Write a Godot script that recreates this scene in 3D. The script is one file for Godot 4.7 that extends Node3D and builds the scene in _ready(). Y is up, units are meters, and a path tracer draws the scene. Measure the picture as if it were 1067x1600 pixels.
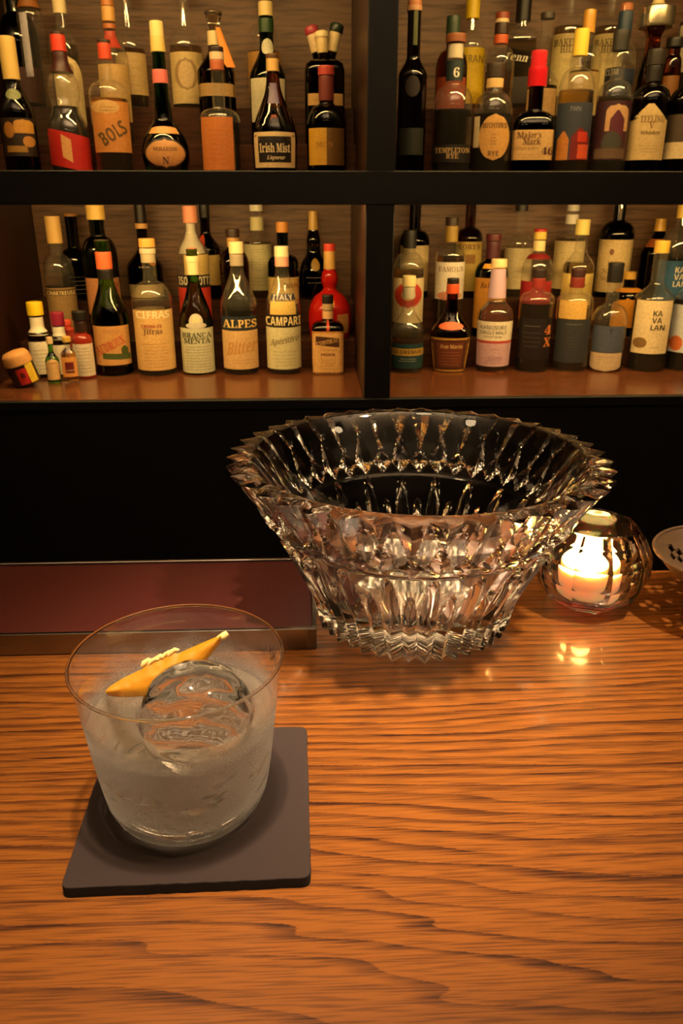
extends Node3D
# A bar counter with an old fashioned tumbler, a cut crystal bowl and a candle, in front of a back bar full of bottles.
# Heights in the helpers are measured from the counter top (CT above the floor); y is up, units are metres.

const CT := 1.05
const FOCAL := 1220.0
const PITCH := 21.8
const YAW := 2.3
const EYE := 0.26

var mats := {}
var taken := {}
var fonts := {}
var texts := {}
var paper_tex: Texture2D
var grain_tex: Texture2D
var speckle_tex: Texture2D
var haze_tex: Texture2D

func _ready() -> void:
	setup_view()
	setup_textures()
	build_room()
	build_lamps()
	build_back_bar()
	build_counter()
	build_ledge_tray()
	build_coaster()
	build_tumbler()
	build_bowl()
	build_candle()
	build_dish()
	for b in lower_left() + lower_right() + upper_left() + upper_right():
		bottle(b)
	build_odd_bottles()

func setup_view() -> void:
	var cam := Camera3D.new()
	cam.name = "camera"
	cam.position = Vector3(0, CT + EYE, 0)
	cam.rotation_degrees = Vector3(-PITCH, -YAW, 0)
	var ph := CameraAttributesPhysical.new()
	ph.frustum_focal_length = 12.0 / (800.0 / FOCAL)
	ph.frustum_near = 0.02
	ph.frustum_far = 50.0
	ph.frustum_focus_distance = 0.46
	ph.exposure_aperture = 20.0
	cam.attributes = ph
	add_child(cam)
	cam.fov = rad_to_deg(2.0 * atan(800.0 / FOCAL))
	cam.current = true
	var we := WorldEnvironment.new()
	we.name = "environment"
	var e := Environment.new()
	e.background_mode = Environment.BG_COLOR
	e.background_color = Color(0, 0, 0)
	e.tonemap_mode = Environment.TONE_MAPPER_LINEAR
	e.tonemap_exposure = 1.14
	e.sdfgi_enabled = true
	e.ssao_enabled = true
	e.ssil_enabled = true
	we.environment = e
	add_child(we)

# ---------------------------------------------------------------- pixels to places
func ray(px: float, py: float) -> Vector3:
	var p := deg_to_rad(PITCH)
	var w := deg_to_rad(YAW)
	var f := Vector3(sin(w) * cos(p), -sin(p), -cos(w) * cos(p))
	var r := Vector3(cos(w), 0, sin(w))
	var d := -r.cross(f)
	return f + r * ((px - 533.5) / FOCAL) + d * ((py - 800.0) / FOCAL)

func on_z(px: float, py: float, z: float) -> Vector3:
	var r := ray(px, py)
	return Vector3(0, EYE, 0) + r * (z / r.z)

func on_y(px: float, py: float, y: float) -> Vector3:
	var r := ray(px, py)
	return Vector3(0, EYE, 0) + r * ((y - EYE) / r.y)

# ---------------------------------------------------------------- naming
func numbered(called: String) -> String:
	var k: int = taken.get(called, 0)
	taken[called] = k + 1
	return called if k == 0 else "%s_%03d" % [called, k]

func thing(called: String, label: String, category: String, at: Vector3, group := "", turn := 0.0) -> Node3D:
	var o := Node3D.new()
	o.name = numbered(called)
	add_child(o)
	o.position = at + Vector3(0, CT, 0)
	o.rotation.y = turn
	tag(o, label, category, group)
	return o

func tag(o: Node, label: String, category: String, group := "") -> void:
	o.set_meta("label", label)
	o.set_meta("category", category)
	if group:
		o.set_meta("group", group)

func part(called: String, m: Mesh, mat: Material, parent: Node, at := Vector3.ZERO) -> MeshInstance3D:
	var o := MeshInstance3D.new()
	o.name = called
	o.mesh = m
	o.material_override = mat
	o.position = at
	parent.add_child(o, true)
	return o

func struct(called: String, m: Mesh, mat: Material, at: Vector3) -> MeshInstance3D:
	var o := part(called, m, mat, self, at)
	o.set_meta("kind", "structure")
	return o

# ---------------------------------------------------------------- meshes: triangles run counter-clockwise seen from outside until commit() turns them
func fresh() -> Dictionary:
	return {"v": PackedVector3Array(), "n": PackedVector3Array(), "uv": PackedVector2Array(), "i": PackedInt32Array()}

func commit(b: Dictionary) -> ArrayMesh:
	var idx: PackedInt32Array = b.i
	var turned := idx.duplicate()
	turned.reverse()
	var a := []
	a.resize(Mesh.ARRAY_MAX)
	a[Mesh.ARRAY_VERTEX] = b.v
	a[Mesh.ARRAY_NORMAL] = b.n
	a[Mesh.ARRAY_TEX_UV] = b.uv
	a[Mesh.ARRAY_INDEX] = turned
	var m := ArrayMesh.new()
	m.add_surface_from_arrays(Mesh.PRIMITIVE_TRIANGLES, a)
	return m

# rows of points; smooth normals unless flat; wrap: the last column repeats the first
func grid(b: Dictionary, rows: Array, wrap := false, flat := false) -> void:
	var nr := rows.size()
	var nc: int = rows[0].size()
	var v: PackedVector3Array = b.v
	var n: PackedVector3Array = b.n
	var uv: PackedVector2Array = b.uv
	var ix: PackedInt32Array = b.i
	var base := v.size()
	if flat:
		for i in nr - 1:
			var r0: PackedVector3Array = rows[i]
			var r1: PackedVector3Array = rows[i + 1]
			for j in nc - 1:
				var q := [r0[j], r0[j + 1], r1[j + 1], r1[j]]
				var pick := [[0, 1, 2], [0, 2, 3]]
				if (j / 1) % 2 == 1:
					pick = [[0, 1, 3], [1, 2, 3]]
				for t in pick:
					var fn: Vector3 = (q[t[1]] - q[t[0]]).cross(q[t[2]] - q[t[0]])
					if fn.length_squared() < 1e-20:
						continue
					fn = fn.normalized()
					for c in t:
						ix.append(v.size())
						v.append(q[c])
						n.append(fn)
						uv.append(Vector2(float(j) / (nc - 1), float(i) / (nr - 1)))
	else:
		var acc := PackedVector3Array()
		acc.resize(nr * nc)
		for i in nr - 1:
			var r0: PackedVector3Array = rows[i]
			var r1: PackedVector3Array = rows[i + 1]
			for j in nc - 1:
				var fn := (r1[j + 1] - r0[j]).cross(r1[j] - r0[j + 1])
				acc[i * nc + j] += fn
				acc[i * nc + j + 1] += fn
				acc[(i + 1) * nc + j] += fn
				acc[(i + 1) * nc + j + 1] += fn
				var a := base + i * nc + j
				ix.append_array([a, a + 1, a + nc + 1, a, a + nc + 1, a + nc])
		if wrap:
			for i in nr:
				var s := acc[i * nc] + acc[i * nc + nc - 1]
				acc[i * nc] = s
				acc[i * nc + nc - 1] = s
		for i in nr:
			var r: PackedVector3Array = rows[i]
			if wrap and r[0].distance_squared_to(r[nc / 2]) < 1e-14:  # a pole
				var s := Vector3.ZERO
				for j in nc:
					s += acc[i * nc + j]
				for j in nc:
					acc[i * nc + j] = s
			for j in nc:
				v.append(r[j])
				n.append(acc[i * nc + j].normalized())
				uv.append(Vector2(float(j) / (nc - 1), float(i) / (nr - 1)))
	b.v = v
	b.n = n
	b.uv = uv
	b.i = ix

func ring(r: float, y: float, n: int, e := 2.0, kz := 1.0, at := Vector3.ZERO) -> PackedVector3Array:
	var out := PackedVector3Array()
	for j in n + 1:
		var t := TAU * (j % n) / n
		out.append(cross_at(t, r, e, kz) + Vector3(0, y, 0) + at)
	return out

func cross_at(t: float, r: float, e: float, kz: float) -> Vector3:
	var s := sin(t)
	var c := cos(t)
	if e > 2.01:
		r = r / pow(pow(absf(s), e) + pow(absf(c), e), 1.0 / e)
	return Vector3(s * r, 0, c * r * kz)

# profile: pieces of (radius, height), each smooth in itself, with a sharp edge between pieces
func lathe(b: Dictionary, pieces: Array, n := 32, e := 2.0, kz := 1.0, at := Vector3.ZERO, flat := false) -> void:
	for p in pieces:
		var rows := []
		for q in p:
			rows.append(ring(q.x, q.y, n, e, kz, at))
		grid(b, rows, true, flat)

func lathe_mesh(pieces: Array, n := 32, e := 2.0, kz := 1.0) -> ArrayMesh:
	var b := fresh()
	lathe(b, pieces, n, e, kz)
	return commit(b)

# a box with chamfered edges, centred on c
func box(b: Dictionary, c: Vector3, s: Vector3, ch := 0.001) -> void:
	var h := s / 2.0
	ch = minf(ch, minf(h.x, minf(h.y, h.z)) * 0.9)
	var axes := [Vector3(1, 0, 0), Vector3(0, 1, 0), Vector3(0, 0, 1)]
	for k in 3:
		var a: Vector3 = axes[k]
		var u: Vector3 = axes[(k + 1) % 3]
		var w: Vector3 = axes[(k + 2) % 3]
		for sg in [-1.0, 1.0]:
			var o: Vector3 = a * (sg * h[k])
			var hu := u * (h[(k + 1) % 3] - ch)
			var hw := w * (h[(k + 2) % 3] - ch)
			quad(b, c, [o - hu - hw, o + hu - hw, o + hu + hw, o - hu + hw], a * sg)
	for k in 3:
		var a: Vector3 = axes[k]
		var ia := (k + 1) % 3
		var ib := (k + 2) % 3
		for su in [-1.0, 1.0]:
			for sw in [-1.0, 1.0]:
				var u: Vector3 = axes[ia] * su
				var w: Vector3 = axes[ib] * sw
				var p: Vector3 = u * h[ia] + w * (h[ib] - ch)
				var q: Vector3 = u * (h[ia] - ch) + w * h[ib]
				var l: Vector3 = a * (h[k] - ch)
				quad(b, c, [p - l, p + l, q + l, q - l], (u + w).normalized())
	for sx in [-1.0, 1.0]:
		for sy in [-1.0, 1.0]:
			for sz in [-1.0, 1.0]:
				var g := Vector3(sx, sy, sz)
				var p := Vector3(h.x, h.y - ch, h.z - ch) * g
				var q := Vector3(h.x - ch, h.y, h.z - ch) * g
				var r := Vector3(h.x - ch, h.y - ch, h.z) * g
				tri(b, c + p, c + q, c + r, g.normalized())

func quad(b: Dictionary, c: Vector3, p: Array, n: Vector3) -> void:
	tri(b, c + p[0], c + p[1], c + p[2], n)
	tri(b, c + p[0], c + p[2], c + p[3], n)

func tri(b: Dictionary, p: Vector3, q: Vector3, r: Vector3, n: Vector3) -> void:
	var k: int = b.v.size()
	if (q - p).cross(r - p).dot(n) < 0.0:
		var s := q
		q = r
		r = s
	b.v.append_array([p, q, r])
	b.n.append_array([n, n, n])
	b.uv.append_array([uv_for(p, n), uv_for(q, n), uv_for(r, n)])
	b.i.append_array([k, k + 1, k + 2])

func uv_for(p: Vector3, n: Vector3) -> Vector2:
	var a := n.abs()
	if a.y >= a.x and a.y >= a.z:
		return Vector2(p.x, p.z)
	return Vector2(p.x, p.y) if a.z >= a.x else Vector2(p.z, p.y)

func box_mesh(s: Vector3, ch := 0.001) -> ArrayMesh:
	var b := fresh()
	box(b, Vector3.ZERO, s, ch)
	return commit(b)

# a tube through points with a radius at each
func tube(b: Dictionary, pts: Array, radii: Array, n := 8) -> void:
	var rows := []
	var side := Vector3.ZERO
	for i in pts.size():
		var d: Vector3 = (pts[mini(i + 1, pts.size() - 1)] - pts[maxi(i - 1, 0)]).normalized()
		if side == Vector3.ZERO:
			side = d.cross(Vector3.UP if absf(d.y) < 0.9 else Vector3.RIGHT).normalized()
		side = (side - d * side.dot(d)).normalized()
		var up := side.cross(d)
		var row := PackedVector3Array()
		for j in n + 1:
			var t := TAU * (j % n) / n
			row.append(pts[i] + (side * cos(t) - up * sin(t)) * float(radii[i]))
		rows.append(row)
	var first := PackedVector3Array()
	var last := PackedVector3Array()
	for j in n + 1:
		first.append(pts[0])
		last.append(pts[-1])
	rows.push_front(first)
	rows.push_back(last)
	grid(b, rows, true)

# ---------------------------------------------------------------- materials
func hexc(s: String) -> Color:
	return Color.html(s)

func plain(c: Color, rough := 0.6, metal := 0.0, tex: Texture2D = null, scale := 1.0) -> StandardMaterial3D:
	var key := "p%s%.2f%.2f%s%.2f" % [c.to_html(), rough, metal, tex, scale]
	if not mats.has(key):
		var m := StandardMaterial3D.new()
		m.albedo_color = c
		m.roughness = rough
		m.metallic = metal
		if tex:
			m.albedo_texture = tex
			m.uv1_triplanar = true
			m.uv1_scale = Vector3.ONE * scale
		mats[key] = m
	return mats[key]

func paper(c: Color) -> StandardMaterial3D:
	return plain(c, 0.5, 0.0, paper_tex, 14.0)

func ink(c: Color) -> StandardMaterial3D:
	return plain(c, 0.6)

# a thin clear sheet: light goes straight through
func pane(alpha := 0.05, c := Color(1, 1, 1), rough := 0.02) -> StandardMaterial3D:
	var key := "t%.3f%s%.2f" % [alpha, c.to_html(), rough]
	if not mats.has(key):
		var m := StandardMaterial3D.new()
		m.transparency = BaseMaterial3D.TRANSPARENCY_ALPHA
		m.albedo_color = Color(c.r, c.g, c.b, alpha)
		m.roughness = rough
		mats[key] = m
	return mats[key]

# solid glass, ice or liquid
func solid(c: Color, ior := 1.5, rough := 0.0, alpha := 0.0) -> StandardMaterial3D:
	var key := "s%s%.3f%.3f%.3f" % [c.to_html(), ior, rough, alpha]
	if not mats.has(key):
		var m := StandardMaterial3D.new()
		m.albedo_color = Color(c.r, c.g, c.b, alpha)
		m.roughness = rough
		m.refraction_enabled = true
		m.refraction_scale = (ior - 1.0) / 10.0
		mats[key] = m
	return mats[key]

func noise(kind: int, freq: float, sd: int, oct := 3) -> FastNoiseLite:
	var f := FastNoiseLite.new()
	f.noise_type = kind
	f.frequency = freq
	f.seed = sd
	f.fractal_octaves = oct
	return f

func ramp(stops: Array) -> Gradient:
	var g := Gradient.new()
	g.offsets = PackedFloat32Array(stops.map(func(s): return s[0]))
	g.colors = PackedColorArray(stops.map(func(s): return s[1]))
	return g

func noise_tex(size: int, f: FastNoiseLite, g: Gradient) -> NoiseTexture2D:
	var t := NoiseTexture2D.new()
	t.width = size
	t.height = size
	t.seamless = true
	t.noise = f
	t.color_ramp = g
	return t

func setup_textures() -> void:
	paper_tex = noise_tex(256, noise(FastNoiseLite.TYPE_SIMPLEX_SMOOTH, 0.03, 5, 5), ramp([[0.0, Color(0.88, 0.85, 0.79)], [0.5, Color(0.96, 0.95, 0.93)], [1.0, Color(1, 1, 1)]]))
	grain_tex = noise_tex(512, noise(FastNoiseLite.TYPE_SIMPLEX_SMOOTH, 0.012, 8, 5), ramp([[0.0, Color(0.55, 0.5, 0.46)], [0.45, Color(0.88, 0.86, 0.84)], [1.0, Color(1, 1, 1)]]))
	speckle_tex = noise_tex(256, noise(FastNoiseLite.TYPE_SIMPLEX_SMOOTH, 0.14, 3, 3), ramp([[0.0, Color(0.55, 0.55, 0.55)], [1.0, Color(1, 1, 1)]]))

# ---------------------------------------------------------------- the room and its lamps
func build_room() -> void:
	var dark := plain(hexc("2a211b"), 0.8)
	struct("floor", box_mesh(Vector3(5.2, 0.1, 5.2), 0.0005), plain(hexc("1d1613"), 0.6), Vector3(0.2, -0.05, -0.1))
	struct("ceiling", box_mesh(Vector3(5.2, 0.1, 5.2), 0.0005), plain(hexc("d8ccb8"), 0.8), Vector3(0.2, 2.75, -0.1))
	struct("wall_back", box_mesh(Vector3(5.2, 2.7, 0.1), 0.0005), dark, Vector3(0.2, 1.35, -2.45))
	struct("wall_front", box_mesh(Vector3(5.2, 2.7, 0.1), 0.0005), dark, Vector3(0.2, 1.35, 2.45))
	struct("wall_left", box_mesh(Vector3(0.1, 2.7, 4.8), 0.0005), dark, Vector3(-2.35, 1.35, 0))
	struct("wall_right", box_mesh(Vector3(0.1, 2.7, 4.8), 0.0005), dark, Vector3(2.75, 1.35, 0))

# two pin spots over the counter, two more added for crystal glints
func build_lamps() -> void:
	pin_spot(Vector3(-0.003, 1.0, -0.216), Vector3(-0.02, 0, -0.33), 1.62, 13.5, "slim black pendant spotlight hanging right over the tumbler")
	pin_spot(Vector3(0.47, 1.0, -0.228), Vector3(0.10, 0, -0.44), 1.95, 14.5, "slim black pendant spotlight hanging past the candle and footed dish")
	pin_spot(Vector3(-0.47, 1.0, -0.222), Vector3(-0.62, 0, -0.30), 1.1, 15.0, "slim black pendant spotlight added for glints in the crystal, over the maroon tray")
	pin_spot(Vector3(0.94, 1.0, -0.228), Vector3(0.98, 0, -0.30), 1.1, 15.0, "slim black pendant spotlight added for glints in the crystal, over the bare counter end")

func pin_spot(at: Vector3, aim: Vector3, energy: float, angle: float, label: String) -> void:
	var metal := plain(hexc("151311"), 0.4, 0.6)
	var o := thing("pendant_spotlight", label, "lamp", at, "pendant spotlights over the counter")
	part("housing", lathe_mesh([[Vector2(0.066, 0.002), Vector2(0.068, 0.004), Vector2(0.068, 0.05), Vector2(0.05, 0.11), Vector2(0.036, 0.145), Vector2(0.03, 0.15), Vector2(0.006, 0.152)], [Vector2(0.0, 0.03), Vector2(0.058, 0.03), Vector2(0.063, 0.004), Vector2(0.066, 0.002)]], 32), metal, o)
	part("cord", lathe_mesh([[Vector2(0.004, 0.15), Vector2(0.004, 0.6)]], 10), metal, o)
	part("ceiling_rose", lathe_mesh([[Vector2(0.0, 0.6), Vector2(0.045, 0.6), Vector2(0.05, 0.61), Vector2(0.05, 0.648)]], 24), metal, o)
	var glow := StandardMaterial3D.new()
	glow.albedo_color = Color(0.9, 0.85, 0.75)
	glow.emission_enabled = true
	glow.emission = Color(1.0, 0.86, 0.66)
	glow.emission_energy_multiplier = 12.0
	part("lamp_lens", lathe_mesh([[Vector2(0.0, 0.006), Vector2(0.061, 0.006)]], 24), glow, o)  # glowing disc widened to give the crystal more glints
	var l := SpotLight3D.new()
	l.name = "spot_lamp"
	l.light_color = Color(1.0, 0.89, 0.74)
	l.light_energy = energy
	l.light_size = 0.024
	l.spot_range = 6.0
	l.spot_attenuation = 2.0
	l.spot_angle = angle
	l.spot_angle_attenuation = 1.0
	l.shadow_enabled = true
	o.add_child(l)
	l.position = Vector3(0, 0.0, 0)
	# added uplight: brightens the ceiling that the crystal bowl refracts
	var up := SpotLight3D.new()
	up.name = "added_uplight"
	up.light_color = Color(1.0, 0.86, 0.68)
	up.light_energy = 1.3
	up.light_size = 0.02
	up.spot_range = 6.0
	up.spot_attenuation = 2.0
	up.spot_angle = 80.0
	up.spot_angle_attenuation = 1.0
	up.shadow_enabled = true
	o.add_child(up)
	up.position = Vector3(0.02, 0.162, 0)
	up.rotation_degrees = Vector3(90, 0, 0)
	l.look_at_from_position(at + Vector3(0, CT - 0.002, 0), aim + Vector3(0, CT, 0), Vector3(0, 0, -1))

# ---------------------------------------------------------------- the back bar
const FRONT_Z := -1.567
const WALL_Z := -2.09
const ROW_Z := {"f": -1.83, "m": -1.93, "b": -2.03}
const LOW := {"f": -0.115, "m": -0.05, "b": 0.031}
const HIGH := {"f": 0.306, "m": 0.371, "b": 0.452}
const X0 := -0.68
const X1 := 0.1084
const X2 := 0.161
const X3 := 0.95

func build_back_bar() -> void:
	var o := thing("back_bar_cabinet", "dark wooden back bar cabinet with two lit shelves of bottles", "cabinet", Vector3(0, -CT, 0))
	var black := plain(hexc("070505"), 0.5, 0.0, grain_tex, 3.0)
	var brown := wood_panel(hexc("7f5b3e"), 0.5)
	var shelf := wood_panel(hexc("6e4127"), 0.22)
	var riser := wood_panel(hexc("54321f"), 0.35)
	var span := [[X0, X1], [X2, X3]]
	# the dark base under the shelves
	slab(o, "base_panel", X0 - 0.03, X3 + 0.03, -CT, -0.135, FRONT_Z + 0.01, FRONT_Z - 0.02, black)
	for s in span:
		for lev in [[-0.115, 0.289, LOW], [0.306, 0.77, HIGH]]:
			var y: float = lev[0]
			slab(o, "shelf_board", s[0], s[1], y - 0.018, y, FRONT_Z - 0.001, WALL_Z, shelf)
			slab(o, "top_board", s[0], s[1], lev[1], lev[1] + 0.0165, FRONT_Z - 0.001, WALL_Z, riser)
			slab(o, "back_panel", s[0], s[1], y, lev[1], WALL_Z, WALL_Z - 0.012, brown)
			slab(o, "riser", s[0], s[1], y + 0.0005, lev[2].m, -1.88, WALL_Z, riser)
			slab(o, "riser", s[0], s[1], lev[2].m + 0.0005, lev[2].b, -1.98, WALL_Z, riser)
			strip_light(o, s[0] + 0.01, s[1] - 0.01, lev[1] - 0.004)
	for x in [[X0 - 0.03, X0], [X1, X2], [X3, X3 + 0.03]]:
		slab(o, "upright", x[0], x[1], -0.135, 0.86, FRONT_Z, WALL_Z, wood_panel(hexc("34180b"), 0.4))
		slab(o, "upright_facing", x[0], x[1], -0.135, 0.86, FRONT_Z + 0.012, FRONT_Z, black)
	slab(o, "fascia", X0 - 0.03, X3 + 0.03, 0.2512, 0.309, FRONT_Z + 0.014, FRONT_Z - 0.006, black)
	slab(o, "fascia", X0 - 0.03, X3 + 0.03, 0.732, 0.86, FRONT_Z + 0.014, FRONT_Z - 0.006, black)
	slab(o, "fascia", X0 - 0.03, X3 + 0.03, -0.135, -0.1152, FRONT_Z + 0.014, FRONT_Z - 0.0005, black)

func slab(o: Node, called: String, x0: float, x1: float, y0: float, y1: float, z0: float, z1: float, m: Material) -> void:
	part(called, box_mesh(Vector3(x1 - x0, y1 - y0, absf(z1 - z0)), 0.0012), m, o, Vector3((x0 + x1) / 2, (y0 + y1) / 2 + CT, (z0 + z1) / 2))

func wood_panel(c: Color, rough: float) -> StandardMaterial3D:
	var key := "w%s%.2f" % [c.to_html(), rough]
	if not mats.has(key):
		var m := StandardMaterial3D.new()
		m.albedo_color = c
		m.albedo_texture = grain_tex
		m.uv1_triplanar = true
		m.uv1_scale = Vector3(1.2, 14.0, 14.0)
		m.roughness = rough
		mats[key] = m
	return mats[key]

# a warm strip hidden behind the fascia at the top of each bay
func strip_light(o: Node, x0: float, x1: float, y: float) -> void:
	var glow := StandardMaterial3D.new()
	glow.albedo_color = Color(0.9, 0.8, 0.6)
	glow.emission_enabled = true
	glow.emission = Color(1.0, 0.72, 0.38)
	glow.emission_energy_multiplier = 4.0
	var at := Vector3((x0 + x1) / 2, y + CT, -1.604)
	var s := part("light_strip", box_mesh(Vector3(x1 - x0, 0.006, 0.032), 0.001), glow, o, at)
	var l := AreaLight3D.new()
	l.name = "strip_lamp"
	l.area_size = Vector2(x1 - x0, 0.03)
	l.light_color = Color(1.0, 0.82, 0.50)
	l.light_energy = 0.5
	l.area_range = 6.0
	l.area_attenuation = 2.0
	l.shadow_enabled = true
	s.add_child(l)
	l.position = Vector3(0, -0.005, 0)
	l.rotation_degrees = Vector3(-65, 0, 0)

# ---------------------------------------------------------------- the counter
func oak_texture() -> ImageTexture:
	var w := 1024   # 1 m along the grain
	var h := 2048   # 0.5 m across it
	var low := noise(FastNoiseLite.TYPE_SIMPLEX_SMOOTH, 1.0, 21, 2)
	var fib := noise(FastNoiseLite.TYPE_SIMPLEX_SMOOTH, 1.0, 33, 1)
	var pore := noise(FastNoiseLite.TYPE_SIMPLEX_SMOOTH, 1.0, 47, 1)
	var rings := PackedFloat32Array()   # growth rings passed up to each row: close together in the middle of the board, wide towards its front edge
	rings.resize(h + 600)
	var dens := PackedFloat32Array()   # rings to a metre at each row
	dens.resize(h + 600)
	var sum := 0.0
	for j in h + 600:
		dens[j] = lerpf(165.0, 66.0, smoothstep(0.21, 0.33, (j - 300) / 4096.0))
		sum += dens[j] / 4096.0
		rings[j] = sum
	var data := PackedByteArray()
	data.resize(w * h * 3)
	var light := Vector3(0.515, 0.30, 0.095)
	var dark := Vector3(0.17, 0.07, 0.025)
	var k := 0
	for j in h:
		var z := j / 4096.0
		var front := smoothstep(0.2, 0.33, z)
		for i in w:
			var x := i / 1024.0
			var sweep := front * (0.13 * (x - 0.45) + 0.005 * sin(x * 24.0)) + 0.008 * low.get_noise_2d(x * 2.6, z * 9.0)
			var ph := rings[clampi(j + 300 - int(sweep * 4096.0), 0, h + 599)] + 0.5 * low.get_noise_2d(x * 5.0 + 40.0, z * 50.0)
			var ring_no := floorf(ph)
			var f := ph - ring_no
			var band := maxf(0.0, 1.0 - f / (0.0036 * dens[j + 300]))
			var p := pore.get_noise_2d(x * 17.0 + ring_no * 3.1, z * 1200.0)
			var strong := 0.8 + 0.35 * sin(ring_no * 2.4 + 1.0) * sin(ring_no * 0.7)
			var amt := band * (0.4 + 0.6 * smoothstep(-0.3, 0.35, p)) * strong
			var g := fib.get_noise_2d(x * 30.0 + 7.0, z * 1000.0)
			amt += 0.34 * smoothstep(-0.15, 0.7, g) + 0.12 * fib.get_noise_2d(x * 2.0, z * 160.0)
			amt = clampf(amt, 0.0, 1.0)
			data[k] = int((light.x + (dark.x - light.x) * amt) * 255.0)
			data[k + 1] = int((light.y + (dark.y - light.y) * amt) * 255.0)
			data[k + 2] = int((light.z + (dark.z - light.z) * amt) * 255.0)
			k += 3
	return ImageTexture.create_from_image(Image.create_from_data(w, h, false, Image.FORMAT_RGB8, data))

func build_counter() -> void:
	var m := StandardMaterial3D.new()
	m.albedo_texture = oak_texture()
	m.uv1_scale = Vector3(1.0, 2.0, 1.0)
	m.uv1_offset = Vector3(0.6, 0.465, 0.0)
	m.roughness = 0.33
	m.clearcoat_enabled = true
	m.clearcoat = 0.8
	m.clearcoat_roughness = 0.09
	var o := thing("bar_counter", "long varnished oak bar counter carrying the tumbler and crystal bowl", "counter", Vector3(0, -CT, 0))
	part("counter_top", box_mesh(Vector3(2.4, 0.05, 0.465), 0.004), m, o, Vector3(0.1, CT - 0.025, -0.2925))
	var body := plain(hexc("2b1a12"), 0.6, 0.0, grain_tex, 3.0)
	part("front_panel", box_mesh(Vector3(2.36, CT - 0.05, 0.02), 0.001), body, o, Vector3(0.1, (CT - 0.05) / 2, -0.18))
	part("back_panel", box_mesh(Vector3(2.36, CT - 0.05, 0.02), 0.001), body, o, Vector3(0.1, (CT - 0.05) / 2, -0.50))

# a low steel-edged tray with a maroon mat along the back of the counter
func build_ledge_tray() -> void:
	var o := thing("steel_tray", "low steel tray with maroon mat along the counter edge beside the bowl", "tray", Vector3(0, 0, 0))
	var steel := plain(hexc("8f8a84"), 0.22, 1.0)
	var x0 := -1.05
	var x1 := 0.0015
	var z0 := -0.4195
	var z1 := -0.5235
	var w := x1 - x0
	var d := z0 - z1
	var t := 0.0028
	part("rim", box_mesh(Vector3(w, 0.0148, t), 0.0004), steel, o, Vector3((x0 + x1) / 2, 0.0077, z0 - t / 2))
	part("rim", box_mesh(Vector3(w, 0.0148, t), 0.0004), steel, o, Vector3((x0 + x1) / 2, 0.0077, z1 + t / 2))
	for x in [x0 + t / 2, x1 - t / 2]:
		part("rim", box_mesh(Vector3(t, 0.0148, d - 2 * t), 0.0004), steel, o, Vector3(x, 0.0077, (z0 + z1) / 2))
	part("mat", box_mesh(Vector3(w - 2 * t, 0.0128, d - 2 * t), 0.0004), plain(hexc("561a0f"), 0.5, 0.0, speckle_tex, 40.0), o, Vector3((x0 + x1) / 2, 0.0067, (z0 + z1) / 2))

func build_coaster() -> void:
	# four corners of the suede square, from the counter they lie on
	var c := [on_y(93, 1388, 0.0055), on_y(485.5, 1371, 0.0055), on_y(479.5, 1134.5, 0.0055), on_y(176, 1140, 0.0055)]
	var mid: Vector3 = (c[0] + c[1] + c[2] + c[3]) / 4.0
	mid.y = 0.0
	var o := thing("suede_coaster", "square dark brown suede coaster under the tumbler", "coaster", mid)
	var rng := RandomNumberGenerator.new()
	rng.seed = 12
	var outline := []
	for k in 4:
		var a: Vector3 = c[k]
		var p: Vector3 = c[(k + 3) % 4]
		var q: Vector3 = c[(k + 1) % 4]
		var e1 := (p - a).normalized()
		var e2 := (q - a).normalized()
		for s in 5:
			var t := s / 4.0
			var r := 0.004
			outline.append(a + e1 * r * (1 - t) * (1 - t) + e2 * r * t * t)
		var b: Vector3 = q
		for s in range(1, 24):
			var pt := (a + e2 * 0.004).lerp(b - e2 * 0.004, s / 24.0)
			outline.append(pt + Vector3(rng.randf_range(-1, 1), 0, rng.randf_range(-1, 1)) * 0.00022)
	var n := outline.size()
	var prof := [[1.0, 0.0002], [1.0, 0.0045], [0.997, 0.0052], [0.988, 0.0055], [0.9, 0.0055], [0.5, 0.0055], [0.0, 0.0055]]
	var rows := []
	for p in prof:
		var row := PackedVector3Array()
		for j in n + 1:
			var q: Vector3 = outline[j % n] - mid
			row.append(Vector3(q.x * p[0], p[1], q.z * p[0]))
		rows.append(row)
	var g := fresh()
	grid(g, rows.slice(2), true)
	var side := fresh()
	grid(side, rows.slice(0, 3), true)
	part("shaded_edge", commit(side), plain(hexc("120e0d"), 0.9), o)  # side face coloured black for the shade on it
	var m := plain(hexc("3c2b27"), 0.95, 0.0, speckle_tex, 60.0)
	m.rim_enabled = true
	m.rim = 0.2
	m.rim_tint = 0.5
	part("suede", commit(g), m, o)

# ---------------------------------------------------------------- the drink
const TUMBLER := Vector3(-0.058, 0.0055, -0.286)

func wall_curve() -> Array:
	return [Vector2(0.0325, 0.0035), Vector2(0.0342, 0.0065), Vector2(0.0356, 0.0105), Vector2(0.0365, 0.0155), Vector2(0.0378, 0.024), Vector2(0.0393, 0.036), Vector2(0.0408, 0.050), Vector2(0.0425, 0.063), Vector2(0.0445, 0.0755)]

func curve_at(pts: Array, y: float) -> float:
	for k in pts.size() - 1:
		if y <= pts[k + 1].y:
			return lerpf(pts[k].x, pts[k + 1].x, clampf((y - pts[k].y) / (pts[k + 1].y - pts[k].y), 0.0, 1.0))
	return pts[-1].x

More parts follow.
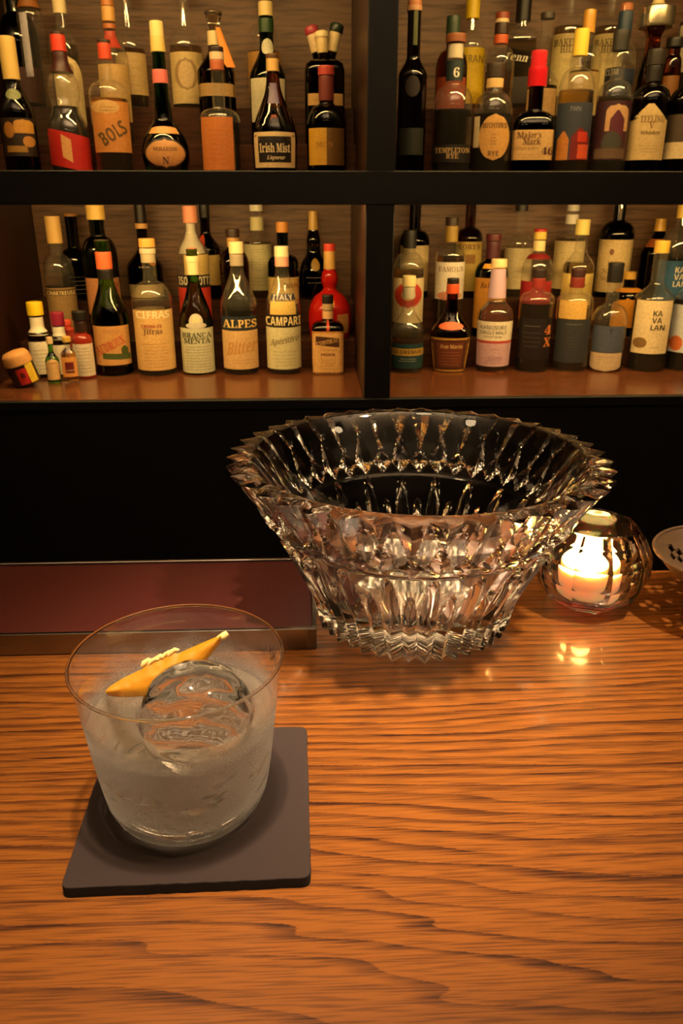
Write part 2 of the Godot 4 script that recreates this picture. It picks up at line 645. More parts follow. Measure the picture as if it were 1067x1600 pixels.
func build_tumbler() -> void:
	var o := thing("tumbler", "frosty old fashioned tumbler with clear drink on the suede coaster", "glass", TUMBLER)
	var cv := wall_curve()
	var floor_y := 0.0125
	# thick bottom: solid glass
	var foot := [Vector2(0.0, 0.0002), Vector2(0.024, 0.0002), Vector2(0.0275, 0.0006), Vector2(0.030, 0.0017)]
	for p in cv:
		if p.y < floor_y:
			foot.append(p)
	foot.append(Vector2(curve_at(cv, floor_y), floor_y))
	var g := fresh()
	lathe(g, [foot, [Vector2(curve_at(cv, floor_y), floor_y), Vector2(0.0, floor_y)]], 72)
	part("glass_base", commit(g), solid(Color(0.97, 0.97, 0.94), 1.5), o)
	# thin blown wall
	var wall := []
	for s in 25:
		var y := lerpf(floor_y + 0.0002, 0.0752, s / 24.0)
		wall.append(Vector2(curve_at(cv, y), y))
	part("glass_wall", lathe_mesh([wall], 96), pane(0.03, Color(0.95, 0.93, 0.88)), o)
	# rounded lip
	var lip := []
	for s in 13:
		var t := TAU * s / 12.0
		lip.append(Vector2(0.0443 + 0.0007 * cos(t), 0.0757 + 0.0007 * sin(t)))
	part("lip", lathe_mesh([lip], 96), solid(Color(0.98, 0.98, 0.96), 1.5), o)
	# the drink
	var level := 0.047
	var dr := []
	for s in 21:
		var y := lerpf(floor_y + 0.0006, level, s / 20.0)
		dr.append(Vector2(curve_at(cv, y) - 0.0009, y))
	var lg := fresh()
	lathe(lg, [[Vector2(0.0, floor_y + 0.0005), Vector2(dr[0].x, floor_y + 0.0006)], dr], 72)
	# its surface meets the wall and the floating ice
	grid(lg, [ring(dr[-1].x, level, 72), ring(dr[-1].x - 0.001, level - 0.0004, 72), ring(0.0264, level - 0.0004, 72, 2.0, 1.0, Vector3(0.006, 0, -0.001)), ring(0.0260, level, 72, 2.0, 1.0, Vector3(0.006, 0, -0.001))], true)
	part("drink", commit(lg), pane(0.05, Color(0.93, 0.86, 0.72), 0.0), o)
	# cold wet bloom on the outside of the wall
	var haze := StandardMaterial3D.new()
	haze.transparency = BaseMaterial3D.TRANSPARENCY_ALPHA
	haze.albedo_texture = condensation_texture()
	haze.roughness = 0.55
	haze.normal_enabled = true
	haze.normal_scale = 3.0
	var beads := NoiseTexture2D.new()
	beads.width = 1024
	beads.height = 512
	beads.seamless = true
	beads.as_normal_map = true
	beads.bump_strength = 24.0
	beads.noise = noise(FastNoiseLite.TYPE_SIMPLEX_SMOOTH, 0.22, 61, 2)
	haze.normal_texture = beads
	haze.backlight_enabled = true
	haze.backlight = Color(0.9, 0.9, 0.9)
	var film := []
	for s in 31:
		var y := lerpf(0.0035, 0.0735, s / 30.0)
		film.append(Vector2(curve_at(cv, y) + 0.00015, y))
	part("condensation", lathe_mesh([film], 96), haze, o)
	# little engraved flourish near the lip
	var sg := fresh()
	var pts := []
	var rad := []
	for s in 60:
		var t := s / 59.0
		var th := deg_to_rad(118.0 - 17.0 * t + 3.5 * sin(t * 19.0))
		var y := 0.0645 + 0.0032 * sin(t * 27.0) * (1.0 - 0.5 * t)
		var r := curve_at(cv, y) - 0.0004
		pts.append(Vector3(sin(th) * r, y, cos(th) * r))
		rad.append(0.00016)
	tube(sg, pts, rad, 5)
	part("engraving", commit(sg), plain(hexc("5c3a22"), 0.7), o)
	build_ice()
	build_peel()

func condensation_texture() -> ImageTexture:
	var w := 1024
	var h := 512
	var f := noise(FastNoiseLite.TYPE_SIMPLEX_SMOOTH, 1.0, 71, 3)
	var d := noise(FastNoiseLite.TYPE_SIMPLEX_SMOOTH, 1.0, 72, 2)
	var data := PackedByteArray()
	data.resize(w * h * 4)
	var k := 0
	for j in h:
		var y := float(j) / h    # 0 at the bottom row of the film
		for i in w:
			var a := TAU * i / w
			var cx := cos(a)
			var cz := sin(a)
			var patch := f.get_noise_3d(cx * 1.6, y * 2.2, cz * 1.6)
			var wipe := f.get_noise_3d(cx * 2.0 + 9.0, y * 9.0 + cx * 1.3, cz * 2.0)
			var fine := d.get_noise_3d(cx * 70.0, y * 60.0, cz * 70.0)
			# wet up to the height of the drink, dry towards the lip; the edge of the bloom is ragged
			var wet := smoothstep(0.86, 0.56, y + 0.10 * patch)
			var v := wet * (0.80 + 0.35 * patch - 0.60 * smoothstep(0.05, 0.45, wipe) * smoothstep(0.62, 0.3, y)) + 0.10 * fine * wet
			data[k] = 250
			data[k + 1] = 246
			data[k + 2] = 238
			data[k + 3] = int(clampf(v * 1.4, 0.0, 0.94) * 255.0)
			k += 4
	return ImageTexture.create_from_image(Image.create_from_data(w, h, false, Image.FORMAT_RGBA8, data))

func build_ice() -> void:
	var o := thing("ice_ball", "large clear ice ball floating in the tumbler", "ice", TUMBLER + Vector3(0.006, 0.0230, -0.001))
	var f := noise(FastNoiseLite.TYPE_SIMPLEX_SMOOTH, 1.0, 91, 2)
	var rows := []
	var nr := 60
	var nc := 96
	for i in nr + 1:
		var ph := -PI / 2 + PI * i / nr
		var row := PackedVector3Array()
		for j in nc + 1:
			var t := TAU * (j % nc) / nc
			var d := Vector3(cos(ph) * sin(t), sin(ph), cos(ph) * cos(t))
			var r := 0.0245 * (1.0 + 0.03 * f.get_noise_3dv(d * 1.2) + 0.006 * f.get_noise_3dv(d * 3.0))
			var low := smoothstep(0.1, -0.5, d.y)
			r *= 1.0 + 0.02 * low * sin(d.y * 22.0 + d.x * 3.0)
			row.append(Vector3(0, 0.0215, 0) + d * r)
		rows.append(row)
	var g := fresh()
	grid(g, rows, true)
	part("ice", commit(g), solid(Color(0.985, 0.985, 0.97), 1.31, 0.01), o)

func build_peel() -> void:
	var a := on_z(168, 1083, -0.3015)
	var z := on_z(347, 996, -0.312)
	var mid := (a + z) / 2
	var o := thing("orange_peel", "dried curl of orange peel leaning on the ice ball", "peel", mid)
	var rng := RandomNumberGenerator.new()
	rng.seed = 4
	var ax := (z - a).normalized()
	# the broad face looks up and out of the glass
	var out := Vector3(-0.12, 0.62, 0.78)
	var back := -(out - ax * out.dot(ax)).normalized()
	var up := back.cross(ax).normalized()
	if up.y < 0.0:
		up = -up
	var n := 40
	var m := 8
	var wob := noise(FastNoiseLite.TYPE_SIMPLEX_SMOOTH, 1.0, 15, 2)
	var outer := []
	var inner := []
	for i in n + 1:
		var t := float(i) / n
		var spine := a.lerp(z, t) - mid - up * 0.0045 * sin(PI * t)
		var wd := 0.0024 + 0.0125 * pow(sin(PI * clampf(t * 1.02, 0, 1)), 0.75) * (1.0 - 0.35 * t)
		var frill := 0.0
		if t > 0.33 and t < 0.62:
			frill = 0.0011 * absf(sin((t - 0.33) * 38.0)) + 0.0008
		var ro := PackedVector3Array()
		var ri := PackedVector3Array()
		for j in m + 1:
			var s := float(j) / m
			var bow := sin(PI * s)
			var p := spine + up * (wd * (s - 0.45) + (frill if j == m else 0.0)) - back * (0.0024 * bow + 0.0006 * wob.get_noise_2d(t * 9.0, s * 4.0))
			ro.append(p - back * 0.0005)
			ri.append(p + back * 0.0005)
		outer.append(ro)
		inner.append(ri)
	# outside of the strip: the coloured zest; edge and inside: pale pith
	var zest := plain(hexc("f0a41a"), 0.45, 0.0, speckle_tex, 260.0)
	zest.subsurf_scatter_enabled = true
	zest.subsurf_scatter_strength = 0.25
	var g := fresh()
	grid(g, outer)
	var rim := []
	for i in n + 1:
		rim.append(PackedVector3Array([inner[i][0], outer[i][0]]))
	grid(g, rim)
	inner.map(func(r): r.reverse())
	var g2 := fresh()
	var flipped := []
	for i in n + 1:
		var r: PackedVector3Array = inner[i]
		flipped.append(r)
	grid(g2, flipped)
	part("zest", commit(g), zest, o)
	part("pith", commit(g2), plain(hexc("e9b04a"), 0.6, 0.0, speckle_tex, 200.0), o)
	# the torn white crest and the ends
	var pg := fresh()
	for k in 5:
		var t := 0.38 + 0.058 * k
		var i := int(t * n)
		var top: Vector3 = outer[i][m]
		var r := 0.0009 + 0.0007 * rng.randf()
		tube(pg, [top - ax * 0.0028 - up * 0.0008, top - ax * 0.0012 + up * 0.0001, top + ax * 0.0012 + up * 0.0004, top + ax * 0.0028 - up * 0.0006], [r * 0.5, r, r * 0.9, r * 0.5], 8)
	for e in [n]:
		var c: Vector3 = (outer[e][0] + outer[e][m]) / 2
		var s := -1.0 if e == 0 else 1.0
		tube(pg, [c - ax * s * 0.002, c + ax * s * 0.0012, c + ax * s * 0.0032 + up * 0.0006], [0.0013, 0.0019, 0.0013], 8)
	part("pith_crest", commit(pg), plain(hexc("efc87c"), 0.6), o)

# ---------------------------------------------------------------- the cut crystal bowl
const BOWL := Vector3(0.0666, 0.0003, -0.4654)
const CUTS := 20

func bowl_outer(y: float) -> float:
	return curve_at([Vector2(0.0575, 0.0), Vector2(0.0625, 0.02), Vector2(0.0700, 0.036), Vector2(0.0805, 0.056), Vector2(0.0905, 0.073), Vector2(0.1005, 0.088), Vector2(0.1070, 0.1), Vector2(0.1112, 0.1114)], y)

func ridge(u: float, centre: float, half: float) -> float:
	var d := absf(u - centre)
	d = minf(d, 1.0 - d)
	return maxf(0.0, 1.0 - d / half) if half > 0.001 else 0.0

# how far the cut pattern stands out of the plain surface at u (place within one of CUTS repeats) and height y
func bowl_relief(u: float, y: float) -> float:
	var out := 0.0
	# long and short pointed fins round the foot
	if y < 0.067:
		var k := y / 0.067
		out = maxf(out, 0.0068 * ridge(u, 0.0, 0.27 * sqrt(maxf(0.0, 1.0 - pow(k, 2.4)))) * (1.0 - 0.3 * k))
	if y < 0.052:
		var k := y / 0.052
		out = maxf(out, 0.0060 * ridge(u, 0.5, 0.235 * sqrt(maxf(0.0, 1.0 - pow(k, 2.4)))) * (1.0 - 0.3 * k))
	# a raised line, then a belt of diamonds and kites
	out = maxf(out, 0.0006 * maxf(0.0, 1.0 - absf(y - 0.0685) / 0.0016))
	if absf(y - 0.0765) < 0.0075:
		out = maxf(out, 0.0046 * ridge(u, 0.5, 0.27 * (1.0 - absf(y - 0.0765) / 0.0075)))
	if y > 0.069 and y < 0.096:
		var w := (y - 0.069) / 0.0075 if y < 0.0765 else (0.096 - y) / 0.0195
		out = maxf(out, 0.0050 * ridge(u, 0.0, 0.27 * w) * minf(1.0, w + 0.2))
	# wedges that open towards the rim
	if y > 0.094:
		var w := (y - 0.094) / 0.0174
		out = maxf(out, 0.0086 * ridge(u, 0.0, 0.05 + 0.21 * w) * w)
	if y > 0.083:
		var w := (y - 0.083) / 0.0284
		out = maxf(out, 0.0086 * ridge(u, 0.5, 0.04 + 0.22 * w) * w)
	return out

func build_bowl() -> void:
	var o := thing("crystal_bowl", "large cut crystal bowl with sawtooth rim on the counter", "bowl", BOWL)
	var per := 24
	var n := CUTS * per
	var heights := [0.0]
	var y := 0.0
	while y < 0.1112:
		y += 0.0008
		heights.append(minf(y, 0.1114))
	var rows := []
	for h in heights:
		var row := PackedVector3Array()
		for j in n + 1:
			var t := TAU * (j % n) / n
			var u := fmod(float(j % n) / per, 1.0)
			var r := bowl_outer(h) + bowl_relief(u, h)
			row.append(Vector3(sin(t) * r, h, cos(t) * r))
		rows.append(row)
	var g := fresh()
	# underside with a cut star
	var under := []
	for k in 9:
		var s := k / 8.0
		var row := PackedVector3Array()
		for j in n + 1:
			var t := TAU * (j % n) / n
			var edge: Vector3 = rows[0][j]
			var up := 0.0022 * sin(PI * s) * (0.4 + 0.6 * absf(sin(t * CUTS)))
			row.append(Vector3(edge.x * s, up, edge.z * s))
		under.append(row)
	var cut := fresh()
	grid(cut, under, true, true)
	grid(cut, rows, true, true)
	# the flat polished top of the rim, teeth outside and a plain circle inside
	var lip := [rows[-1]]
	for q in [[0.35, 0.1124], [0.8, 0.1127], [1.0, 0.1121]]:
		var row := PackedVector3Array()
		for j in n + 1:
			var e: Vector3 = rows[-1][j]
			var t := TAU * (j % n) / n
			var inn := Vector3(sin(t) * 0.1035, 0, cos(t) * 0.1035)
			var p := Vector3(e.x, 0, e.z).lerp(inn, q[0])
			row.append(Vector3(p.x, q[1], p.z))
		lip.append(row)
	grid(g, lip, true, false)
	var inner := []
	for q in [[0.1035, 0.1121], [0.1010, 0.1095], [0.0955, 0.1015], [0.0880, 0.09], [0.0815, 0.08], [0.0750, 0.069], [0.0690, 0.058], [0.0635, 0.047], [0.0585, 0.036], [0.0545, 0.0265], [0.0505, 0.0205], [0.044, 0.0172], [0.034, 0.0158], [0.02, 0.0152], [0.0, 0.015]]:
		inner.append(ring(q[0], q[1], n))
	grid(g, inner, true, false)
	# one closed body of glass: the cut outside is a little less polished than the inside
	var m := commit(cut)
	var inside := commit(g)
	m.add_surface_from_arrays(Mesh.PRIMITIVE_TRIANGLES, inside.surface_get_arrays(0))
	m.surface_set_material(0, solid(Color(0.995, 0.985, 0.965), 1.53, 0.05))
	m.surface_set_material(1, solid(Color(0.995, 0.985, 0.965), 1.53, 0.02))
	var c := part("crystal", m, null, o)
	c.material_override = null

# ---------------------------------------------------------------- candle in a faceted globe
func build_candle() -> void:
	var at := Vector3(0.190, 0.0003, -0.476)
	var o := thing("candle_holder", "faceted glass globe candle holder beside the crystal bowl", "candle holder", at)
	# thick glass cut into flat panes outside, ten to a ring, round a smooth hollow
	var n := 120
	var g := fresh()
	var rows := [ring(0.0, 0.0, n)]
	for q in [Vector2(0.0195, 0.0), Vector2(0.0330, 0.0105), Vector2(0.0392, 0.0245), Vector2(0.0388, 0.0385), Vector2(0.0325, 0.0515), Vector2(0.0275, 0.0585)]:
		var row := PackedVector3Array()
		for k in n + 1:
			var t := TAU * (k % n) / n
			var u := fmod(t, TAU / 10.0) - TAU / 20.0
			var rr: float = q.x * cos(TAU / 20.0) / cos(u)
			row.append(Vector3(sin(t) * rr, q.y, cos(t) * rr))
		rows.append(row)
	rows.append(ring(0.0255, 0.0592, n))
	grid(g, rows, true, true)
	var inner := [Vector2(0.0255, 0.0592), Vector2(0.0245, 0.0583), Vector2(0.0258, 0.053), Vector2(0.0292, 0.045), Vector2(0.0318, 0.035), Vector2(0.0315, 0.025), Vector2(0.0275, 0.0145), Vector2(0.0215, 0.0090), Vector2(0.0, 0.0078)]
	var hollow := []
	for q in inner:
		hollow.append(ring(q.x, q.y, n))
	grid(g, hollow, true, false)
	part("globe", commit(g), solid(Color(0.99, 0.985, 0.965), 1.5, 0.03, 0.0), o)
	var c := thing("tealight_candle", "lit white tealight candle inside the glass globe", "candle", at + Vector3(-0.002, 0.0082, 0))
	var wax := plain(hexc("f4e6cc"), 0.5)
	wax.subsurf_scatter_enabled = true
	wax.subsurf_scatter_strength = 0.6
	part("wax", lathe_mesh([[Vector2(0.0, 0.0), Vector2(0.0185, 0.0)], [Vector2(0.0185, 0.0), Vector2(0.019, 0.001), Vector2(0.019, 0.0185), Vector2(0.0183, 0.0195)], [Vector2(0.0183, 0.0195), Vector2(0.016, 0.0182), Vector2(0.006, 0.0172), Vector2(0.0, 0.0172)]], 32), wax, c)
	var wk := fresh()
	tube(wk, [Vector3(0, 0.017, 0), Vector3(0.0003, 0.02, 0), Vector3(0.001, 0.0225, 0.0004)], [0.0007, 0.0007, 0.0006], 6)
	part("wick", commit(wk), plain(hexc("1a120c"), 0.9), c)
	var fl := StandardMaterial3D.new()
	fl.albedo_color = Color(1.0, 0.9, 0.7)
	fl.emission_enabled = true
	fl.emission = Color(1.0, 0.74, 0.40)
	fl.emission_energy_multiplier = 25.0
	var f := part("flame", lathe_mesh([[Vector2(0.0, 0.0), Vector2(0.0022, 0.002), Vector2(0.0036, 0.006), Vector2(0.0034, 0.010), Vector2(0.002, 0.015), Vector2(0.0007, 0.019), Vector2(0.0, 0.0205)]], 16), fl, c, Vector3(0.001, 0.0205, 0.0004))
	var l := OmniLight3D.new()
	l.name = "flame_lamp"
	l.light_color = Color(1.0, 0.72, 0.38)
	l.light_energy = 0.012
	l.light_size = 0.004
	l.omni_range = 5.0
	l.omni_attenuation = 2.0
	l.shadow_enabled = true
	f.add_child(l)
	l.position = Vector3(0, 0.008, 0)

# ---------------------------------------------------------------- pierced footed dish at the end of the view
func build_dish() -> void:
	var at := Vector3(0.2765, 0.0003, -0.455)
	var o := thing("footed_dish", "small bronze footed dish with pierced flowers beyond the candle", "dish", at)
	var m := plain(hexc("765a3e"), 0.45, 0.3, speckle_tex, 30.0)
	var prof := [Vector2(0.0495, 0.0430), Vector2(0.0468, 0.0398), Vector2(0.0432, 0.0355), Vector2(0.0395, 0.0318), Vector2(0.036, 0.0288), Vector2(0.0323, 0.0262), Vector2(0.0286, 0.0238), Vector2(0.025, 0.0220), Vector2(0.0205, 0.0205), Vector2(0.012, 0.0190), Vector2(0.0, 0.0185)]
	var n := 96
	var g := fresh()
	for i in prof.size() - 1:
		for j in n:
			# openings: six flowers of small holes round the wall
			var a := fmod(float(j) / n * 9.0, 1.0)
			var hole := (i in [2, 4] and absf(a - 0.5) < 0.09) or (i == 3 and (absf(a - 0.30) < 0.09 or absf(a - 0.70) < 0.09)) or (i == 6 and absf(a - 0.02) < 0.09)
			if hole:
				continue
			var rows_o := []
			var rows_i := []
			for q in [prof[i + 1], prof[i]]:
				var ro := PackedVector3Array()
				var ri := PackedVector3Array()
				for k in 2:
					var t := TAU * (j + k) / n
					ro.append(Vector3(sin(t) * q.x, q.y - 0.0008, cos(t) * q.x))
					ri.append(Vector3(sin(t) * q.x, q.y + 0.0008, cos(t) * q.x))
				rows_o.append(ro)
				ri.reverse()
				rows_i.append(ri)
			grid(g, rows_o)
			grid(g, rows_i)
	part("pierced_bowl", commit(g), m, o)
	var lip := []
	for s in 9:
		var t := TAU * s / 8.0
		lip.append(Vector2(0.0495 + 0.0013 * cos(t), 0.043 + 0.0013 * sin(t)))
	part("rim", lathe_mesh([lip], 72), m, o)
	part("foot", lathe_mesh([[Vector2(0.0, 0.0), Vector2(0.026, 0.0)], [Vector2(0.026, 0.0), Vector2(0.0265, 0.0022)], [Vector2(0.0265, 0.0022), Vector2(0.018, 0.0045), Vector2(0.0125, 0.009), Vector2(0.0125, 0.015), Vector2(0.017, 0.019)]], 48), m, o)

# ---------------------------------------------------------------- bottles
# a bottle: s shelf and row, x w middle and width of the body in the photograph's pixels (turned into metres on the plane of its row), t top,
# n neck [end of the shoulder, width], sh start of the shoulder, k shoulder shape, p (instead) outline [y, width], e corner power of a squared body,
# g glass, q liquid [colour, level], c bands on the neck [y0, y1, colour, times the neck's width], l paper [y0, y1, from, to, colour, shape],
# a lettering [text, y, height, colour, font, middle, widest, turn, lean], f fine print [y0, y1, lines, colour, from, to], d label, y name
const GLASS := {
	"green": ["549a30", 0.0], "olive": ["4d5a16", 0.0], "darkgreen": ["123816", 0.0], "brown": ["5a2408", 0.0], "amber": ["8a3d0c", 0.0], "dark": ["1c0d06", 0.0], "black": ["0a0605", 0.3], "winered": ["5c0f0a", 0.0],
}

func font(k: String) -> SystemFont:
	if not fonts.has(k):
		var f := SystemFont.new()
		f.font_names = PackedStringArray(["Droid Serif" if k.to_lower() == "f" else "Droid Sans"])
		f.font_weight = 700 if k == k.to_upper() else 400
		fonts[k] = f
	return fonts[k]

func text_arrays(s: String, k: String) -> Array:
	var key := s + "|" + k
	if not texts.has(key):
		var t := TextMesh.new()
		t.text = s
		t.font = font(k)
		t.font_size = 32
		t.pixel_size = 0.01
		t.depth = 0.0
		t.curve_step = 1.5
		texts[key] = t.surface_get_arrays(0)
	return texts[key]

func rad_at(pr: PackedVector2Array, y: float) -> float:
	if y <= pr[0].y:
		return pr[0].x
	for k in pr.size() - 1:
		if y <= pr[k + 1].y:
			var d := pr[k + 1].y - pr[k].y
			return lerpf(pr[k].x, pr[k + 1].x, (y - pr[k].y) / d if d > 1e-6 else 1.0)
	return pr[-1].x

func on_skin(bt: Dictionary, y: float, fx: float, lift: float) -> Vector3:
	var r := rad_at(bt.pr, y)
	var e := power_at(bt, r)
	var th := asin(clampf(fx, -0.999, 0.999))
	if e > 2.01:
		th = atan2(fx, sqrt(maxf(0.02, 1.0 - fx * fx))) if absf(fx) < 0.7 else asin(clampf(fx, -0.999, 0.999))
	var p := cross_at(th, r, e, bt.kz)
	var nn := Vector3(p.x, 0, p.z / (bt.kz * bt.kz)).normalized()
	if e > 2.01:
		nn = Vector3(signf(p.x) * pow(absf(p.x) / r, e - 1), 0, signf(p.z) * pow(absf(p.z) / (r * bt.kz), e - 1)).normalized()
	return Vector3(p.x, y, p.z) + nn * lift

func power_at(bt: Dictionary, r: float) -> float:
	return lerpf(2.0, bt.e, smoothstep(bt.rn * 1.15, bt.R * 0.95, r)) if bt.e > 2.0 else 2.0

func shape_half(kind: String, v: float) -> float:
	match kind:
		"oval": return sqrt(maxf(0.0, 1.0 - (2.0 * v - 1.0) * (2.0 * v - 1.0)))
		"peak": return clampf(0.15 + (1.0 - v) * 3.0, 0.0, 1.0)          # a point on top
		"round": return 1.0 if v > 0.3 else sqrt(maxf(0.0, 1.0 - pow((0.3 - v) / 0.3, 2.0)))  # rounded bottom
		"arch": return 1.0 if v < 0.7 else sqrt(maxf(0.0, 1.0 - pow((v - 0.7) / 0.3, 2.0)))
		"diag": return 1.0
	return 1.0

func label_mesh(bt: Dictionary, y0: float, y1: float, f0: float, f1: float, kind: String, lift: float) -> ArrayMesh:
	var g := fresh()
	var rows := []
	var nv := 14 if kind else 5
	var nu := 16
	var mid := (f0 + f1) / 2
	var half := (f1 - f0) / 2
	for i in nv + 1:
		var v := float(i) / nv
		var y := lerpf(y0, y1, v)
		var hw := half * shape_half(kind, v)
		var row := PackedVector3Array()
		for j in nu + 1:
			var u := float(j) / nu
			var slope := 0.0
			if kind == "diag":
				slope = (u - 0.5) * (y1 - y0) * 0.25 * -1.0
			row.append(on_skin(bt, y + slope, mid + hw * (2.0 * u - 1.0), lift))
		rows.append(row)
	# the front, and a thin edge all round down to the glass
	grid(g, rows)
	var edge := PackedVector3Array()
	for j in nu + 1:
		edge.append(rows[0][j])
	for i in range(1, nv + 1):
		edge.append(rows[i][nu])
	for j in range(nu - 1, -1, -1):
		edge.append(rows[nv][j])
	for i in range(nv - 1, -1, -1):
		edge.append(rows[i][0])
	var inside := PackedVector3Array()
	for p in edge:
		var q := Vector3(p.x, 0, p.z)
		inside.append(p - q.normalized() * lift * 0.9)
	grid(g, [inside, edge])
	return commit(g)

func letter_mesh(bt: Dictionary, a: Array, yc: float, hgt: float) -> ArrayMesh:
	var arr := text_arrays(a[0], a[4])
	var v: PackedVector3Array = arr[Mesh.ARRAY_VERTEX]
	var lo := v[0]
	var hi := v[0]
	for p in v:
		lo = lo.min(p)
		hi = hi.max(p)
	var k := hgt / (hi.y - lo.y)
	var kx := k
	var fmid: float = a[5] if a.size() > 5 else 0.0
	var fmost: float = a[6] if a.size() > 6 else 0.85
	var turn := deg_to_rad(a[7]) if a.size() > 7 else 0.0
	var lean: float = a[8] if a.size() > 8 else 0.0
	var r := rad_at(bt.pr, yc)
	if (hi.x - lo.x) * kx > 2.0 * fmost * r:
		kx = 2.0 * fmost * r / (hi.x - lo.x)
	var c := (lo + hi) / 2
	var b := fresh()
	for p in v:
		var x := (p.x - c.x) * kx
		var y := (p.y - c.y) * k
		x += lean * y
		var xr := x * cos(turn) - y * sin(turn)
		var yr := x * sin(turn) + y * cos(turn)
		var q := on_skin(bt, yc + yr, fmid + xr / r, 0.0009)
		b.v.append(q)
		b.n.append(Vector3(q.x, 0, q.z).normalized())
		b.uv.append(Vector2.ZERO)
	var ix: PackedInt32Array = arr[Mesh.ARRAY_INDEX] if arr[Mesh.ARRAY_INDEX] != null else PackedInt32Array(range(v.size()))
	ix = ix.duplicate()
	ix.reverse()
	b.i = ix
	return commit(b)

func outline(d: Dictionary, Y: Callable, mpp: float, H: float) -> PackedVector2Array:
	var pts := []  # (radius, height), from the foot up
	if d.has("p"):
		for q in d.p:
			pts.push_front(Vector2(q[1] * mpp / 2, Y.call(q[0])))
	else:
		var R: float = d.w * mpp / 2
		var rn: float = d.n[1] * mpp / 2
		var ys: float = Y.call(d.sh)
		var yn: float = Y.call(d.n[0])
		pts.append(Vector2(R, ys))
		for s in range(1, 13):
			var t := s / 12.0
			var r := 0.0
			match d.get("k", "r"):
				"c": r = rn + (R - rn) * (0.5 + 0.5 * cos(PI * t))
				"l": r = lerpf(R, rn, t) + (R - rn) * 0.12 * sin(PI * t)
				_:
					r = rn + (R - rn) * pow(maxf(0.0, 1.0 - pow(t, 2.2)), 0.62) if t < 0.86 else rn + (R - rn) * pow(1.0 - pow(0.86, 2.2), 0.62) * pow((1.0 - t) / 0.14, 1.6)
			pts.append(Vector2(r, lerpf(ys, yn, t)))
		pts.append(Vector2(rn, H))
	var fine := PackedVector2Array()
	var rb: float = pts[0].x
	fine.append(Vector2(rb - 0.003, 0.0))
	fine.append(Vector2(rb - 0.0009, 0.0009))
	fine.append(Vector2(rb, 0.0035))
	if pts[0].y > 0.006:
		fine.append(pts[0])
	if d.has("p"):
		for k in pts.size() - 1:
			var p0: Vector2 = pts[maxi(k - 1, 0)]
			var p1: Vector2 = pts[k]
			var p2: Vector2 = pts[k + 1]
			var p3: Vector2 = pts[mini(k + 2, pts.size() - 1)]
			for s in range(1, 6):
				var t := s / 5.0
				var q := p1.cubic_interpolate(p2, p0, p3, t)
				q.y = lerpf(p1.y, p2.y, t)
				fine.append(q)
		fine.append(Vector2(pts[-1].x, maxf(H, fine[-1].y + 0.0001)))
	else:
		fine.append_array(PackedVector2Array(pts.slice(1)))
	return fine

